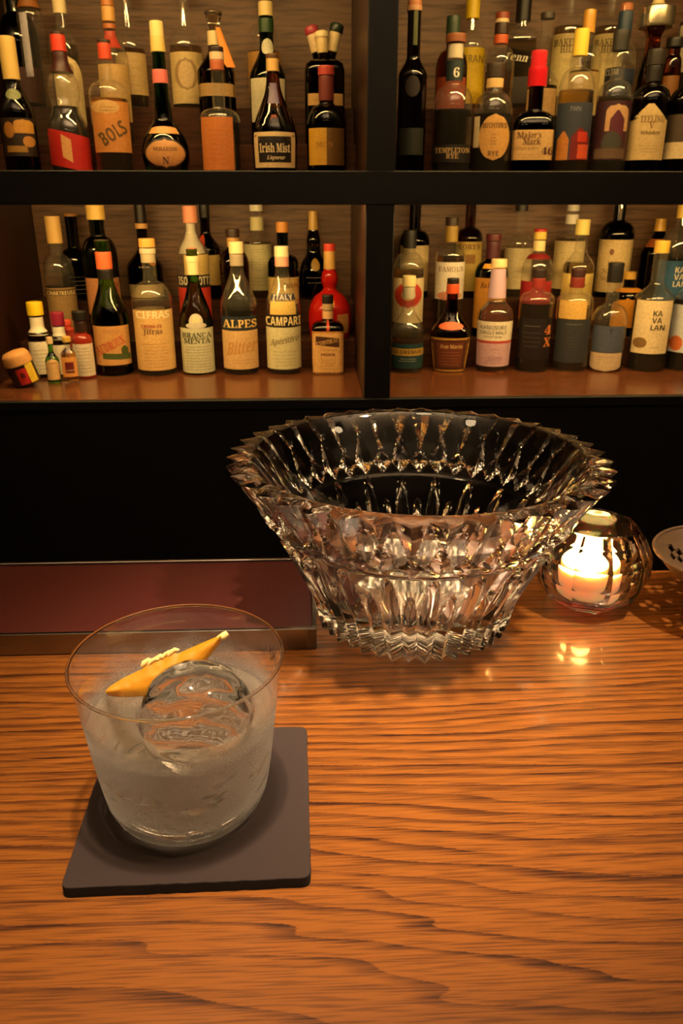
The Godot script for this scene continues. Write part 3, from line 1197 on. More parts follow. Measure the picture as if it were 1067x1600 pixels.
func bottle(d: Dictionary) -> Node3D:
	var lev: Dictionary = LOW if d.s[0] == "L" else HIGH
	var z: float = d.get("z", ROW_Z[d.s[1]])
	var y0: float = lev[d.s[1]]
	var ymid: float = d.get("ym", 480.0 if d.s[0] == "L" else 180.0)
	var centre := on_z(d.x, ymid, z)
	var mpp := absf(on_z(d.x + 1, ymid, z).x - on_z(d.x, ymid, z).x)
	var R0: float = d.w * mpp / 2 + 0.001
	var back: float = {"f": -1.88, "m": -1.98, "b": WALL_Z}[d.s[1]]
	z = maxf(z, back + R0 * d.get("kz", 1.0) + 0.003)
	# the body is seen at its front, the neck at its middle
	var split: float = d.get("sh", d.t + 60.0)
	var Y := func(py): return maxf(0.001, on_z(d.x, py, z + R0 * 0.9 * smoothstep(split - 25.0, split + 5.0, py)).y - y0)
	var H: float = Y.call(d.t)
	var bt := {"pr": PackedVector2Array(), "e": d.get("e", 2.0), "kz": d.get("kz", 1.0), "R": d.w * mpp / 2, "rn": 0.0}
	var capped := H
	if d.has("c") and d.c.size():
		capped = H - 0.001
	bt.pr = outline(d, Y, mpp, capped)
	bt.rn = bt.pr[-1].x
	var shelf := "lower" if d.s[0] == "L" else "upper"
	var o := thing(d.get("y", "liquor_bottle"), d.d, "bottle", Vector3(centre.x, y0 + 0.0002, z), "bottles on the %s shelf" % shelf, atan2(-centre.x, -z) * 0.85)
	# glass
	var n := 40
	var rows := []
	rows.append(ring(0.0, 0.0015, n))
	for p in bt.pr:
		rows.append(ring(p.x, p.y, n, power_at(bt, p.x), bt.kz))
	rows.append(ring(0.0, bt.pr[-1].y, n))
	var g := fresh()
	grid(g, rows.slice(0, 2), true)
	grid(g, rows.slice(1, rows.size() - 1), true)
	grid(g, rows.slice(rows.size() - 2), true)
	var gm: Material
	var kind: String = d.get("g", "clear")
	if kind == "clear":
		# the inner face of the glass
		var hollow := []
		for p in bt.pr:
			if p.y > 0.004:
				hollow.append(ring(maxf(p.x - 0.0022, 0.001), p.y, n, power_at(bt, p.x), bt.kz))
		grid(g, hollow, true)
		gm = pane(0.015, Color(0.92, 0.9, 0.8))
	elif kind.begins_with("#"):
		gm = plain(hexc(kind), 0.12)
	else:
		gm = solid(hexc(GLASS[kind][0]), 1.5, 0.01, GLASS[kind][1])
	part("glass", commit(g), gm, o)
	if d.has("q"):
		var lq := []
		var top: float = Y.call(d.q[1])
		lq.append(ring(0.0, 0.004, n))
		for s in 25:
			var y := lerpf(0.004, top, s / 24.0)
			var r := maxf(0.002, rad_at(bt.pr, y) - 0.0027)
			lq.append(ring(r, y, n, power_at(bt, r), bt.kz))
		lq.append(ring(0.0, top, n))
		var lg := fresh()
		grid(lg, lq.slice(0, 2), true)
		grid(lg, lq.slice(1, lq.size() - 1), true)
		grid(lg, lq.slice(lq.size() - 2), true)
		part("liquid", commit(lg), solid(hexc(d.q[0]), 1.35), o)
	# cap, capsule and neck bands
	var first := true
	for c in d.get("c", []):
		var a: float = Y.call(c[1])
		var b: float = Y.call(c[0])
		var kx: float = c[3] if c.size() > 3 else 1.0
		var shine: float = c[4] if c.size() > 4 else 0.45
		var prof := []
		var ra := maxf(rad_at(bt.pr, a), bt.rn * 0.4) * kx + 0.0007
		var rb2 := maxf(rad_at(bt.pr, b), bt.rn * 0.4) * kx + 0.0007
		var ch := minf(0.0012, (b - a) * 0.2)
		if first:
			b += 0.0005
		var side := [Vector2(ra, a)]
		for s in range(1, 5):
			var yy := lerpf(a, b - ch, s / 4.0)
			side.append(Vector2(maxf(rad_at(bt.pr, yy), bt.rn * 0.4) * kx + 0.0007, yy))
		side.append(Vector2(rb2 - ch, b))
		prof.append(side)
		prof.append([Vector2(rb2 - ch, b), Vector2(0.0, b)])
		prof.push_front([Vector2(0.0, a), Vector2(ra, a)])
		part("cap" if first else "neck_band", lathe_mesh(prof, 28), plain(hexc(c[2]), shine), o)
		first = false
	# paper
	var layer := 0
	var papers := []
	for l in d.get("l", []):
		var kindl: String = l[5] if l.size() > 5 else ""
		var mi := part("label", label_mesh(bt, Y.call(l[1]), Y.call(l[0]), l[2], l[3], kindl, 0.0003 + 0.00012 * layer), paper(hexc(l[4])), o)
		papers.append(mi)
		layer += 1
	var on: Node = papers[0] if papers.size() else o
	for a in d.get("a", []):
		part("lettering", letter_mesh(bt, a, Y.call(a[1]), a[2] * mpp), ink(hexc(a[3])), on)
	for f in d.get("f", []):
		var rng := RandomNumberGenerator.new()
		rng.seed = int(d.x * 7 + f[0])
		var fg := fresh()
		var f0: float = f[4] if f.size() > 4 else -0.6
		var f1: float = f[5] if f.size() > 5 else 0.6
		for k in f[2]:
			var yy: float = Y.call(lerpf(f[0], f[1], (k + 0.5) / f[2]))
			var cut := rng.randf_range(0.0, 0.25) * (f1 - f0)
			var x := f0 + cut / 2
			while x < f1 - cut / 2:
				var wd := rng.randf_range(0.05, 0.16)
				var r0 := PackedVector3Array()
				var r1 := PackedVector3Array()
				for s in 4:
					var fx := minf(x + wd * s / 3.0, f1)
					r0.append(on_skin(bt, yy - 0.0005, fx, 0.0009))
					r1.append(on_skin(bt, yy + 0.0005, fx, 0.0009))
				grid(fg, [r0, r1])
				x += wd + 0.035
		part("fine_print", commit(fg), ink(hexc(f[3])), on)
	return o

func lower_left() -> Array:
	return [
		{s = "Lf", x = 54, w = 34, t = 472, n = [516, 19], sh = 532, g = "dark", z = -1.80, c = [[472, 492, "f0cc20", 1.25], [495, 519, "e6dcc0", 1.05]], l = [[523, 585, -0.97, 0.97, "e8dfc6"]], f = [[545, 580, 6, "6b5a40", -0.6, 0.6]], y = "bitters_bottle", d = "small bitters bottle with yellow cap and oversized white paper wrap"},
		{s = "Lf", x = 70, w = 22, t = 527, n = [548, 8], sh = 566, k = "c", g = "green", z = -1.735, c = [[527, 537, "d8b888", 1.1]], l = [[561, 594, -0.9, 0.9, "dcb678", "arch"]], f = [[566, 570, 1, "8a3a20", -0.6, 0.6]], y = "miniature_bottle", d = "miniature green bottle with tan label and pale cap on lower shelf"},
		{s = "Lf", x = 87, w = 30, t = 488, n = [524, 17], sh = 537, g = "dark", z = -1.80, c = [[488, 508, "8e1f3c", 1.2], [510, 525, "e4dcc4", 1.05]], l = [[530, 585, -0.95, 0.95, "e0d8c0"]], a = [["26", 517, 6, "4a4030", "B", 0.0, 0.3]], y = "bitters_bottle", d = "small bitters bottle with crimson cap and white neck label"},
		{s = "Lf", x = 97, w = 27, t = 526, n = [540, 10], sh = 556, k = "c", g = "clear", q = ["d89a50", 545], z = -1.735, kz = 0.7, c = [[526, 534, "c9a24a", 1.25, 0.3]], l = [[559, 590, -0.85, 0.85, "e09c4e"], [567, 584, -0.5, 0.5, "6a1a14"]], a = [["IMPORTED", 580, 3, "e8c890", "b", 0.0, 0.45]], y = "miniature_bottle", d = "miniature clear flask with orange label and gold cap"},
		{s = "Lf", x = 122, w = 32, t = 486, n = [522, 18], sh = 536, g = "#8c2a1c", z = -1.79, c = [[486, 500, "17120f", 1.2], [502, 518, "2a1710", 1.05]], l = [[538, 588, -0.95, 0.95, "ddd2ba"]], f = [[542, 584, 8, "7a5c48", -0.7, 0.7]], y = "bitters_bottle", d = "small red bottle with black cap and pale striped label"},
		{s = "Lf", x = 101, w = 22, t = 500, n = [512, 12], sh = 518, g = "#c2412c", z = -1.858, c = [[500, 508, "d8503a", 1.1]], l = [[520, 540, -0.9, 0.9, "d65240"]], y = "miniature_bottle", d = "small coral red bottle tucked behind the bitters bottles"},
		{s = "Lf", x = 170, w = 58, t = 375, n = [434, 23], sh = 505, k = "c", g = "green", c = [[375, 392, "4a3626", 0.95], [393, 420, "d8683a", 1.02], [420, 436, "181410", 1.0]], l = [[510, 571, -0.93, 0.93, "cd9a5c"], [553, 562, -0.55, 0.9, "4a5a2a", "diag"], [541, 556, 0.45, 0.8, "445428", "peak"]], a = [["AUDROUX", 540, 13, "b8482c", "F", -0.1, 0.8, 24]], f = [[515, 521, 2, "a0643a", -0.5, 0.6]], d = "green bottle with orange neck band and tan landscape label"},
		{s = "Lf", x = 238, w = 62, t = 373, n = [438, 21], sh = 474, g = "clear", q = ["b09a48", 486], c = [[373, 386, "e2a850", 1.12], [388, 396, "cfc0a0", 1.12], [396, 410, "b8a888", 1.0]], l = [[485, 579, -0.96, 0.96, "e2b978"]], a = [["CIFRAS", 492, 11, "f2e2b4", "B", 0.0, 0.9], ["CREMA DE", 510, 5, "9c3a2a", "B", -0.1, 0.5], ["Jifras", 519, 11, "6b4a30", "F", -0.05, 0.6]], f = [[535, 576, 8, "a87c4a", -0.6, 0.6]], d = "clear bottle with long tan label and amber cork stopper"},
		{s = "Lf", x = 305, w = 52, t = 388, n = [430, 17], sh = 512, k = "c", g = "green", c = [[388, 399, "d08068", 0.8], [400, 409, "f0dca8", 1.1], [409, 429, "f0d8a0", 1.0]], l = [[513, 583, -0.96, 0.96, "d3d2b2"], [487, 514, -0.42, 0.42, "cfc9b6", "oval"], [492, 509, -0.22, 0.22, "e6d7a8", "oval"], [502, 514, -0.6, 0.6, "cfc9b6", "oval"]], a = [["BRANCA", 524, 8, "33402c", "F", 0.0, 0.85], ["MENTA", 533, 8, "33402c", "F", 0.0, 0.85]], f = [[540, 580, 9, "6d7058", -0.8, 0.8]], d = "bright green bottle with pale mint label and eagle neck seal"},
		{s = "Lf", x = 373, w = 57, t = 378, n = [416, 20], sh = 482, k = "c", g = "clear", q = ["6e1408", 486], c = [[378, 396, "efd9a4", 1.05], [397, 415, "a89880", 1.0]], l = [[495, 516, -0.98, 0.98, "26303c"], [517, 577, -0.96, 0.96, "ddb67e"]], a = [["ALPES", 506, 12, "eec878", "F", 0.02, 0.92], ["Bitter", 542, 20, "c08a48", "F", 0.1, 0.8, 8, 0.35]], f = [[560, 570, 2, "b88a52", -0.4, 0.8]], d = "clear bottle of red liquor with navy band over tan label"},
		{s = "Lf", x = 442, w = 55, t = 385, n = [418, 20], sh = 488, k = "c", g = "clear", q = ["5a3010", 580], c = [[385, 401, "f0e0b4", 1.05], [401, 416, "e8a890", 1.02]], l = [[493, 511, -0.98, 0.98, "201818"], [512, 577, -0.97, 0.97, "d8d2a6"], [457, 467, -0.8, 0.8, "3c3848"], [469, 492, -0.72, 0.72, "e2c06a"]], a = [["CAMPARI", 502, 13, "f2dca0", "B", 0.0, 0.96], ["ITALY", 462, 8, "e8dcc8", "B", 0.0, 0.75], ["Aperitivo", 533, 13, "7a6a48", "F", 0.05, 0.8, 10, 0.4]], f = [[547, 574, 5, "9a9068", -0.7, 0.7]], d = "clear bottle with black lettered band over pale green label"},
		{s = "Lf", x = 512, w = 50, t = 461, n = [500, 16], sh = 516, e = 6.0, g = "brown", c = [[461, 473, "1c1512", 1.05], [474, 484, "b0946c", 1.0], [485, 498, "d6a878", 1.0]], l = [[518, 585, -0.86, 0.86, "c88a4a"], [521, 582, -0.76, 0.76, "dcae6e"], [527, 541, -0.62, 0.58, "4a2a1a", "diag"], [499, 517, -0.1, 0.1, "c8482c"]], a = [["COINTREAU", 534, 6, "d8a868", "F", 0.0, 0.6, 12], ["FRANCE", 554, 4, "6a3a20", "B", 0.0, 0.4]], f = [[545, 549, 1, "8a5a30", -0.5, 0.5], [560, 578, 4, "b08048", -0.4, 0.4]], d = "square amber bottle with bordered tan label and red neck ribbon"},
		{s = "Lm", x = 99, w = 46, t = 338, n = [396, 20], sh = 432, g = "clear", q = ["6e5a1c", 448], c = [[338, 380, "d8ae62", 1.1]], l = [[450, 520, -0.95, 0.95, "9a7c50"], [453, 462, -0.95, 0.95, "4a2c1c"]], a = [["CHARTREUSE", 458, 6, "e8cf90", "B", 0.0, 0.9]], d = "clear bottle with gold capsule and brown banded label"},
		{s = "Lb", x = 127, w = 46, t = 334, n = [386, 18], sh = 415, g = "black", c = [[334, 338, "b07838", 1.1]], f = [[430, 462, 5, "8a8070", -0.5, 0.6]], d = "black bottle with scrawled grey writing behind the green bottle"},
		{s = "Lm", x = 165, w = 52, t = 321, n = [368, 22], sh = 402, g = "darkgreen", c = [[321, 343, "e8c060", 1.2]], l = [[435, 492, -0.95, 0.95, "c88a5c"]], a = [["R", 450, 14, "a04a30", "F", 0.7, 0.2]], d = "dark green bottle with gold foil top and peach label"},
		{s = "Lb", x = 232, w = 54, t = 306, n = [385, 16], sh = 420, k = "c", g = "dark", c = [[306, 348, "241a14", 1.0], [349, 357, "e0a860", 1.15]], l = [[445, 470, -0.95, 0.95, "e0c68c"], [395, 416, 0.25, 0.75, "c87830", "oval"]], d = "dark bottle with orange ring on its neck behind the tan labelled bottle"},
		{s = "Lm", x = 306, w = 50, t = 322, n = [360, 16], sh = 398, k = "c", g = "clear", q = ["8a5a20", 520], c = [[322, 348, "e89878", 1.3], [349, 397, "c8bea8", 0.8]], l = [[398, 430, -0.5, 0.95, "d8bc70"], [430, 448, -0.96, 0.96, "2a201a"], [450, 504, -0.96, 0.96, "c4382a"]], a = [["ISOLABOTTI", 439, 12, "e8dcb4", "B", 0.05, 0.95]], d = "clear bottle with pink cap and red and black label"},
		{s = "Lb", x = 328, w = 42, t = 306, n = [362, 15], sh = 392, k = "c", g = "dark", c = [[306, 340, "1c1613", 1.0]], l = [[399, 446, -0.9, 0.9, "d8bc72"], [366, 392, -0.85, -0.1, "d8502c", "oval"]], d = "dark bottle with red disc on its shoulder and cream label"},
		{s = "Lm", x = 369, w = 46, t = 358, n = [388, 18], sh = 418, g = "brown", c = [[358, 371, "3a2618", 1.1], [371, 386, "c89850", 1.0]], d = "plain brown bottle with dark cap behind the navy banded bottle"},
		{s = "Lb", x = 406, w = 44, t = 304, n = [368, 19], sh = 382, g = "clear", q = ["c8a860", 378], c = [[304, 330, "ece4cc", 1.0], [339, 360, "d8cc98", 1.02]], l = [[382, 454, -0.95, 0.95, "d4cc9e"]], f = [[388, 396, 2, "8a8460", -0.6, 0.6], [408, 424, 4, "6a6a4c", -0.6, 0.6], [432, 448, 3, "8a8460", -0.5, 0.5]], d = "clear bottle with tall pale green label against the back panel"},
		{s = "Lm", x = 444, w = 48, t = 347, n = [396, 17], sh = 416, g = "darkgreen", c = [[347, 363, "d08c40", 1.05]], l = [[434, 476, -0.96, 0.96, "e0c276"]], a = [["Justo", 447, 10, "8a5a2a", "F", 0.5, 0.5]], d = "dark green bottle with orange cork and yellow label"},
		{s = "Lb", x = 491, w = 46, t = 330, p = [[330, 13], [360, 15], [375, 21], [390, 20], [400, 24], [412, 38], [428, 46], [452, 46], [466, 44]], g = "dark", c = [[330, 359, "dcae54", 1.0, 0.3]], l = [[404, 424, -0.2, 0.45, "b8903c", "oval"]], f = [[430, 446, 2, "8a8070", -0.5, 0.5]], d = "dark round shouldered bottle with gold foil neck and gold seal"},
		{s = "Lm", x = 515, w = 67, t = 381, p = [[381, 16], [420, 17], [430, 24], [442, 26], [452, 20], [457, 24], [466, 46], [482, 62], [500, 67], [515, 66], [528, 62]], g = "#b01a12", c = [[381, 392, "e04434", 1.05], [392, 420, "e0b060", 1.02]], l = [[492, 522, 0.35, 0.85, "c88c50"], [466, 482, 0.05, 0.25, "d8902c", "oval"]], d = "bright red round bottle with bulbous neck and red cap"},
	]

func lower_right() -> Array:
	return [
		{s = "Lf", x = 638, w = 52, t = 431, n = [478, 18], sh = 520, k = "c", g = "clear", q = ["a88a28", 530], c = [[431, 447, "ecd69a", 1.1], [448, 466, "b8b098", 1.02]], l = [[538, 576, -0.95, 0.95, "17383c"], [545, 556, -0.97, 0.97, "b8923c"]], a = [["GLORENUS", 550, 6, "3a2a14", "B", 0.0, 0.85]], f = [[559, 566, 2, "b8c0b0", -0.5, 0.5]], d = "clear bottle with dark teal label crossed by a gold band"},
		{s = "Lf", x = 706, w = 63, t = 435, p = [[435, 16], [458, 17], [470, 18], [490, 24], [508, 44], [522, 62], [540, 63], [588, 52]], kz = 0.7, g = "brown", c = [[435, 443, "1a1414", 1.1], [443, 458, "d8562a", 1.12]], l = [[530, 583, -0.93, 0.93, "b88a34"], [533, 580, -0.86, 0.86, "4a2416"], [537, 576, -0.66, 0.66, "6a3420"], [505, 518, -0.75, 0.75, "d86a3c", "oval"]], a = [["Don Maria", 543, 6, "c8a060", "F", 0.05, 0.55, 0, 0.2]], f = [[550, 574, 5, "a8703c", -0.5, 0.5]], d = "wide shouldered dark bottle with gold framed brown label"},
		{s = "Lf", x = 775, w = 55, t = 405, p = [[405, 20], [419, 21], [420, 21], [468, 26], [474, 30], [486, 48], [496, 54], [506, 55], [588, 51]], g = "clear", q = ["a04a14", 474], c = [[405, 417, "ecd29c", 1.12], [420, 468, "c4a6bc", 1.02]], l = [[503, 533, -0.97, 0.97, "ece2cc"], [533, 537, -0.97, 0.97, "b8423c"], [537, 573, -0.97, 0.97, "cfa8b4"]], a = [["KANOSUKE", 512, 6, "3c3430", "b", -0.08, 0.8], ["SINGLE MALT", 520, 5, "3c3430", "b", -0.08, 0.8], ["JAPANESE WHISKY", 527, 3, "3c3430", "b", -0.08, 0.7]], f = [[544, 549, 1, "8a6070", -0.2, 0.3], [557, 565, 3, "4a2a30", -0.35, 0.55], [566, 569, 1, "7a5060", -0.6, 0.6]], y = "whisky_bottle", d = "whisky bottle with lilac neck sleeve and white and lilac label"},
		{s = "Lf", x = 838, w = 53, t = 420, n = [455, 19], sh = 472, g = "clear", q = ["2a0805", 476], c = [[420, 433, "2c1c18", 1.1], [434, 450, "8c2a24", 1.02]], l = [[498, 562, -0.9, 0.9, "1c1413"]], a = [["4", 516, 14, "c87434", "F", 0.72, 0.2], ["X", 535, 14, "c87434", "F", 0.72, 0.2]], f = [[508, 512, 1, "8a8078", -0.7, 0.3], [517, 545, 4, "6a5a54", -0.7, 0.4]], y = "whisky_bottle", d = "nearly black bottle with dark red neck and orange scrawl on black label"},
		{s = "Lf", x = 898, w = 55, t = 420, n = [456, 19], sh = 474, g = "clear", q = ["9a7a34", 482], c = [[420, 432, "3a1c1a", 1.08], [433, 449, "7c2a22", 1.08]], l = [[500, 567, -0.9, 0.9, "33363a"], [470, 499, -0.85, 0.6, "d8b060"]], f = [[506, 508, 1, "8a8a80", -0.5, 0.5], [525, 545, 4, "50544f", -0.3, 0.3]], y = "whisky_bottle", d = "clear bottle with slate grey label and maroon neck sleeve"},
		{s = "Lf", x = 955, w = 54, t = 411, n = [474, 20], sh = 506, g = "clear", q = ["a85a1c", 560], c = [[411, 441, "191617", 1.12]], l = [[510, 551, -0.85, 0.85, "4c5468"], [552, 581, -0.85, 0.85, "c8b090", "round"]], a = [["T", 518, 8, "20242c", "B", 0.1, 0.3]], f = [[557, 559, 1, "8a7458", -0.4, 0.4]], y = "whisky_bottle", d = "clear round bottle with slate blue label over cream label"},
		{s = "Lf", x = 1021, w = 60, t = 376, n = [440, 20], sh = 470, k = "c", g = "clear", q = ["5a1c0c", 470], c = [[376, 395, "d8b048", 1.05, 0.3]], l = [[470, 553, -0.85, 0.85, "e4d0a4"], [528, 545, -0.8, -0.15, "8a6a3c", "oval"]], a = [["KA", 490, 8, "3c3224", "B", 0.2, 0.3], ["VA", 501, 8, "3c3224", "B", 0.2, 0.3], ["LAN", 512, 8, "3c3224", "B", 0.27, 0.35]], f = [[521, 523, 1, "8a7448", 0.05, 0.5], [541, 545, 1, "6a5430", 0.05, 0.5]], y = "whisky_bottle", d = "flared neck bottle with cream label lettered in three short lines"},
		{s = "Lf", x = 1083, w = 60, t = 390, n = [440, 20], sh = 470, k = "c", g = "clear", q = ["5a2410", 470], c = [[390, 408, "a8862c", 1.05, 0.3]], l = [[478, 552, -0.9, 0.9, "c8ccd4"], [526, 550, -0.9, -0.3, "c86a34", "oval"]], y = "whisky_bottle", d = "flared neck bottle with pale blue label at the shelf end"},
		{s = "Lm", x = 637, w = 48, t = 360, n = [392, 17], sh = 428, g = "clear", q = ["a07a3c", 420], c = [[360, 388, "1c1917", 1.15]], l = [[435, 505, -0.96, 0.96, "e0d0a8"], [440, 482, -0.85, 0.85, "c83c2c", "oval"], [452, 470, -0.45, 0.45, "e4c890", "oval"]], y = "whisky_bottle", d = "clear bottle with black cap and big red disc on cream label"},
		{s = "Lm", x = 700, w = 45, t = 340, n = [382, 18], sh = 405, g = "clear", q = ["9a6a28", 400], c = [[340, 352, "3a2a22", 1.05], [353, 378, "a8883c", 1.02]], l = [[410, 468, -0.96, 0.96, "ece4d8"], [455, 470, -0.8, 0.8, "d8927c", "oval"]], a = [["FAMOUS", 421, 7, "8a7460", "F", 0.05, 0.8]], y = "whisky_bottle", d = "clear bottle with white label above a pink patch"},
		{s = "Lm", x = 764, w = 50, t = 366, n = [406, 20], sh = 432, g = "darkgreen", c = [[366, 376, "5c2226", 1.1], [377, 404, "50202a", 1.0]], l = [[435, 514, -0.95, 0.95, "d8983c"], [411, 419, -0.6, 0.9, "e0a83c"]], a = [["Ballan", 446, 8, "6a3a18", "F", -0.1, 0.5, 0, 0.2]], f = [[455, 505, 6, "b87a30", -0.5, 0.5]], y = "whisky_bottle", d = "green bottle with maroon cap and broad mustard label"},
		{s = "Lm", x = 834, w = 47, t = 358, n = [394, 17], sh = 430, g = "clear", q = ["a86030", 470], c = [[358, 362, "b83028", 1.05], [362, 374, "e8c458", 1.05], [376, 392, "f0dc9c", 1.0]], l = [[440, 500, -0.96, 0.96, "c03038"], [396, 404, -0.95, 0.95, "8a1c1c"]], y = "whisky_bottle", d = "clear bottle with yellow cap and scarlet label"},
		{s = "Lm", x = 897, w = 47, t = 343, n = [388, 18], sh = 420, k = "c", g = "clear", q = ["b89a48", 410], c = [[343, 367, "ecd678", 1.1]], l = [[428, 500, -0.95, 0.95, "e0c470"]], a = [["GOLD", 446, 6, "8a6a30", "F", 0.0, 0.6]], y = "whisky_bottle", d = "clear slim necked bottle with pale yellow cap and straw label"},
		{s = "Lm", x = 978, w = 48, t = 425, n = [448, 16], sh = 468, g = "dark", c = [[425, 436, "c89a3c", 1.1], [449, 456, "d8922c", 1.0]], l = [[466, 512, -0.9, 0.9, "dc9428", "arch"]], y = "whisky_bottle", d = "dark bottle with arched orange label behind the slate blue one"},
		{s = "Lm", x = 1046, w = 52, t = 320, n = [352, 17], sh = 398, g = "clear", q = ["8a3a18", 404], c = [[320, 341, "e0b850", 1.05, 0.3]], l = [[408, 470, -0.95, 0.95, "2c5c84"]], a = [["KA", 422, 8, "d8d0b8", "B", 0.2, 0.3], ["VA", 433, 8, "d8d0b8", "B", 0.2, 0.3], ["LAN", 444, 8, "d8d0b8", "B", 0.27, 0.35]], y = "whisky_bottle", d = "clear bottle with gold cap and deep blue label"},
		{s = "Lb", x = 644, w = 46, t = 304, n = [358, 17], sh = 380, g = "dark", c = [[304, 318, "1a1512", 1.05]], l = [[384, 456, -0.9, 0.95, "dac494"]], f = [[400, 440, 4, "a08c5c", -0.4, 0.6]], y = "whisky_bottle", d = "dark bottle with cream label behind the red disc bottle"},
		{s = "Lb", x = 727, w = 40, t = 304, n = [355, 15], sh = 376, g = "brown", c = [[304, 316, "2a1a14", 1.1]], l = [[378, 455, -0.96, 0.96, "d8ba62"], [398, 412, -0.2, 0.5, "a8783c"]], a = [["TORYS", 386, 7, "7a4a20", "F", 0.0, 0.9]], y = "whisky_bottle", d = "slim brown bottle with tall yellow label"},
		{s = "Lb", x = 803, w = 43, t = 304, n = [362, 16], sh = 386, g = "clear", q = ["c8b080", 388], c = [[304, 330, "2c2420", 1.1]], l = [[388, 452, -0.95, 0.95, "d8c89c"]], f = [[420, 446, 3, "9c7c58", -0.3, 0.5]], y = "whisky_bottle", d = "clear bottle with dark cap and cloudy cream label"},
		{s = "Lb", x = 880, w = 46, t = 304, n = [360, 17], sh = 374, g = "clear", q = ["c0a868", 372], c = [[304, 330, "d8d0c0", 1.0], [335, 350, "ece4d4", 1.05]], l = [[377, 452, -0.95, 0.95, "e0cc98"]], f = [[390, 445, 6, "b09c68", -0.6, 0.6]], y = "whisky_bottle", d = "clear bottle with white neck band and wide cream label"},
		{s = "Lb", x = 950, w = 50, t = 304, n = [344, 17], sh = 370, g = "darkgreen", c = [[304, 314, "203018", 1.05]], l = [[375, 457, -0.95, 0.95, "dec48e"], [389, 399, -0.35, -0.1, "8a5a3c", "oval"]], a = [["JOHN", 412, 7, "9a7c4c", "F", 0.0, 0.6], ["NIKKA", 424, 7, "9a7c4c", "F", 0.0, 0.7], ["WHISKY", 436, 6, "9a7c4c", "F", 0.0, 0.7]], y = "whisky_bottle", d = "deep green bottle with large cream label against the back panel"},
		{s = "Lb", x = 1014, w = 46, t = 342, p = [[342, 14], [360, 15], [368, 20], [384, 36], [394, 45], [404, 46], [468, 46]], g = "dark", c = [[342, 361, "d8a440", 1.05, 0.3]], l = [[373, 386, -0.95, 0.95, "a85a1c"]], y = "whisky_bottle", d = "black shouldered bottle with gold cap and rust collar label"},
	]

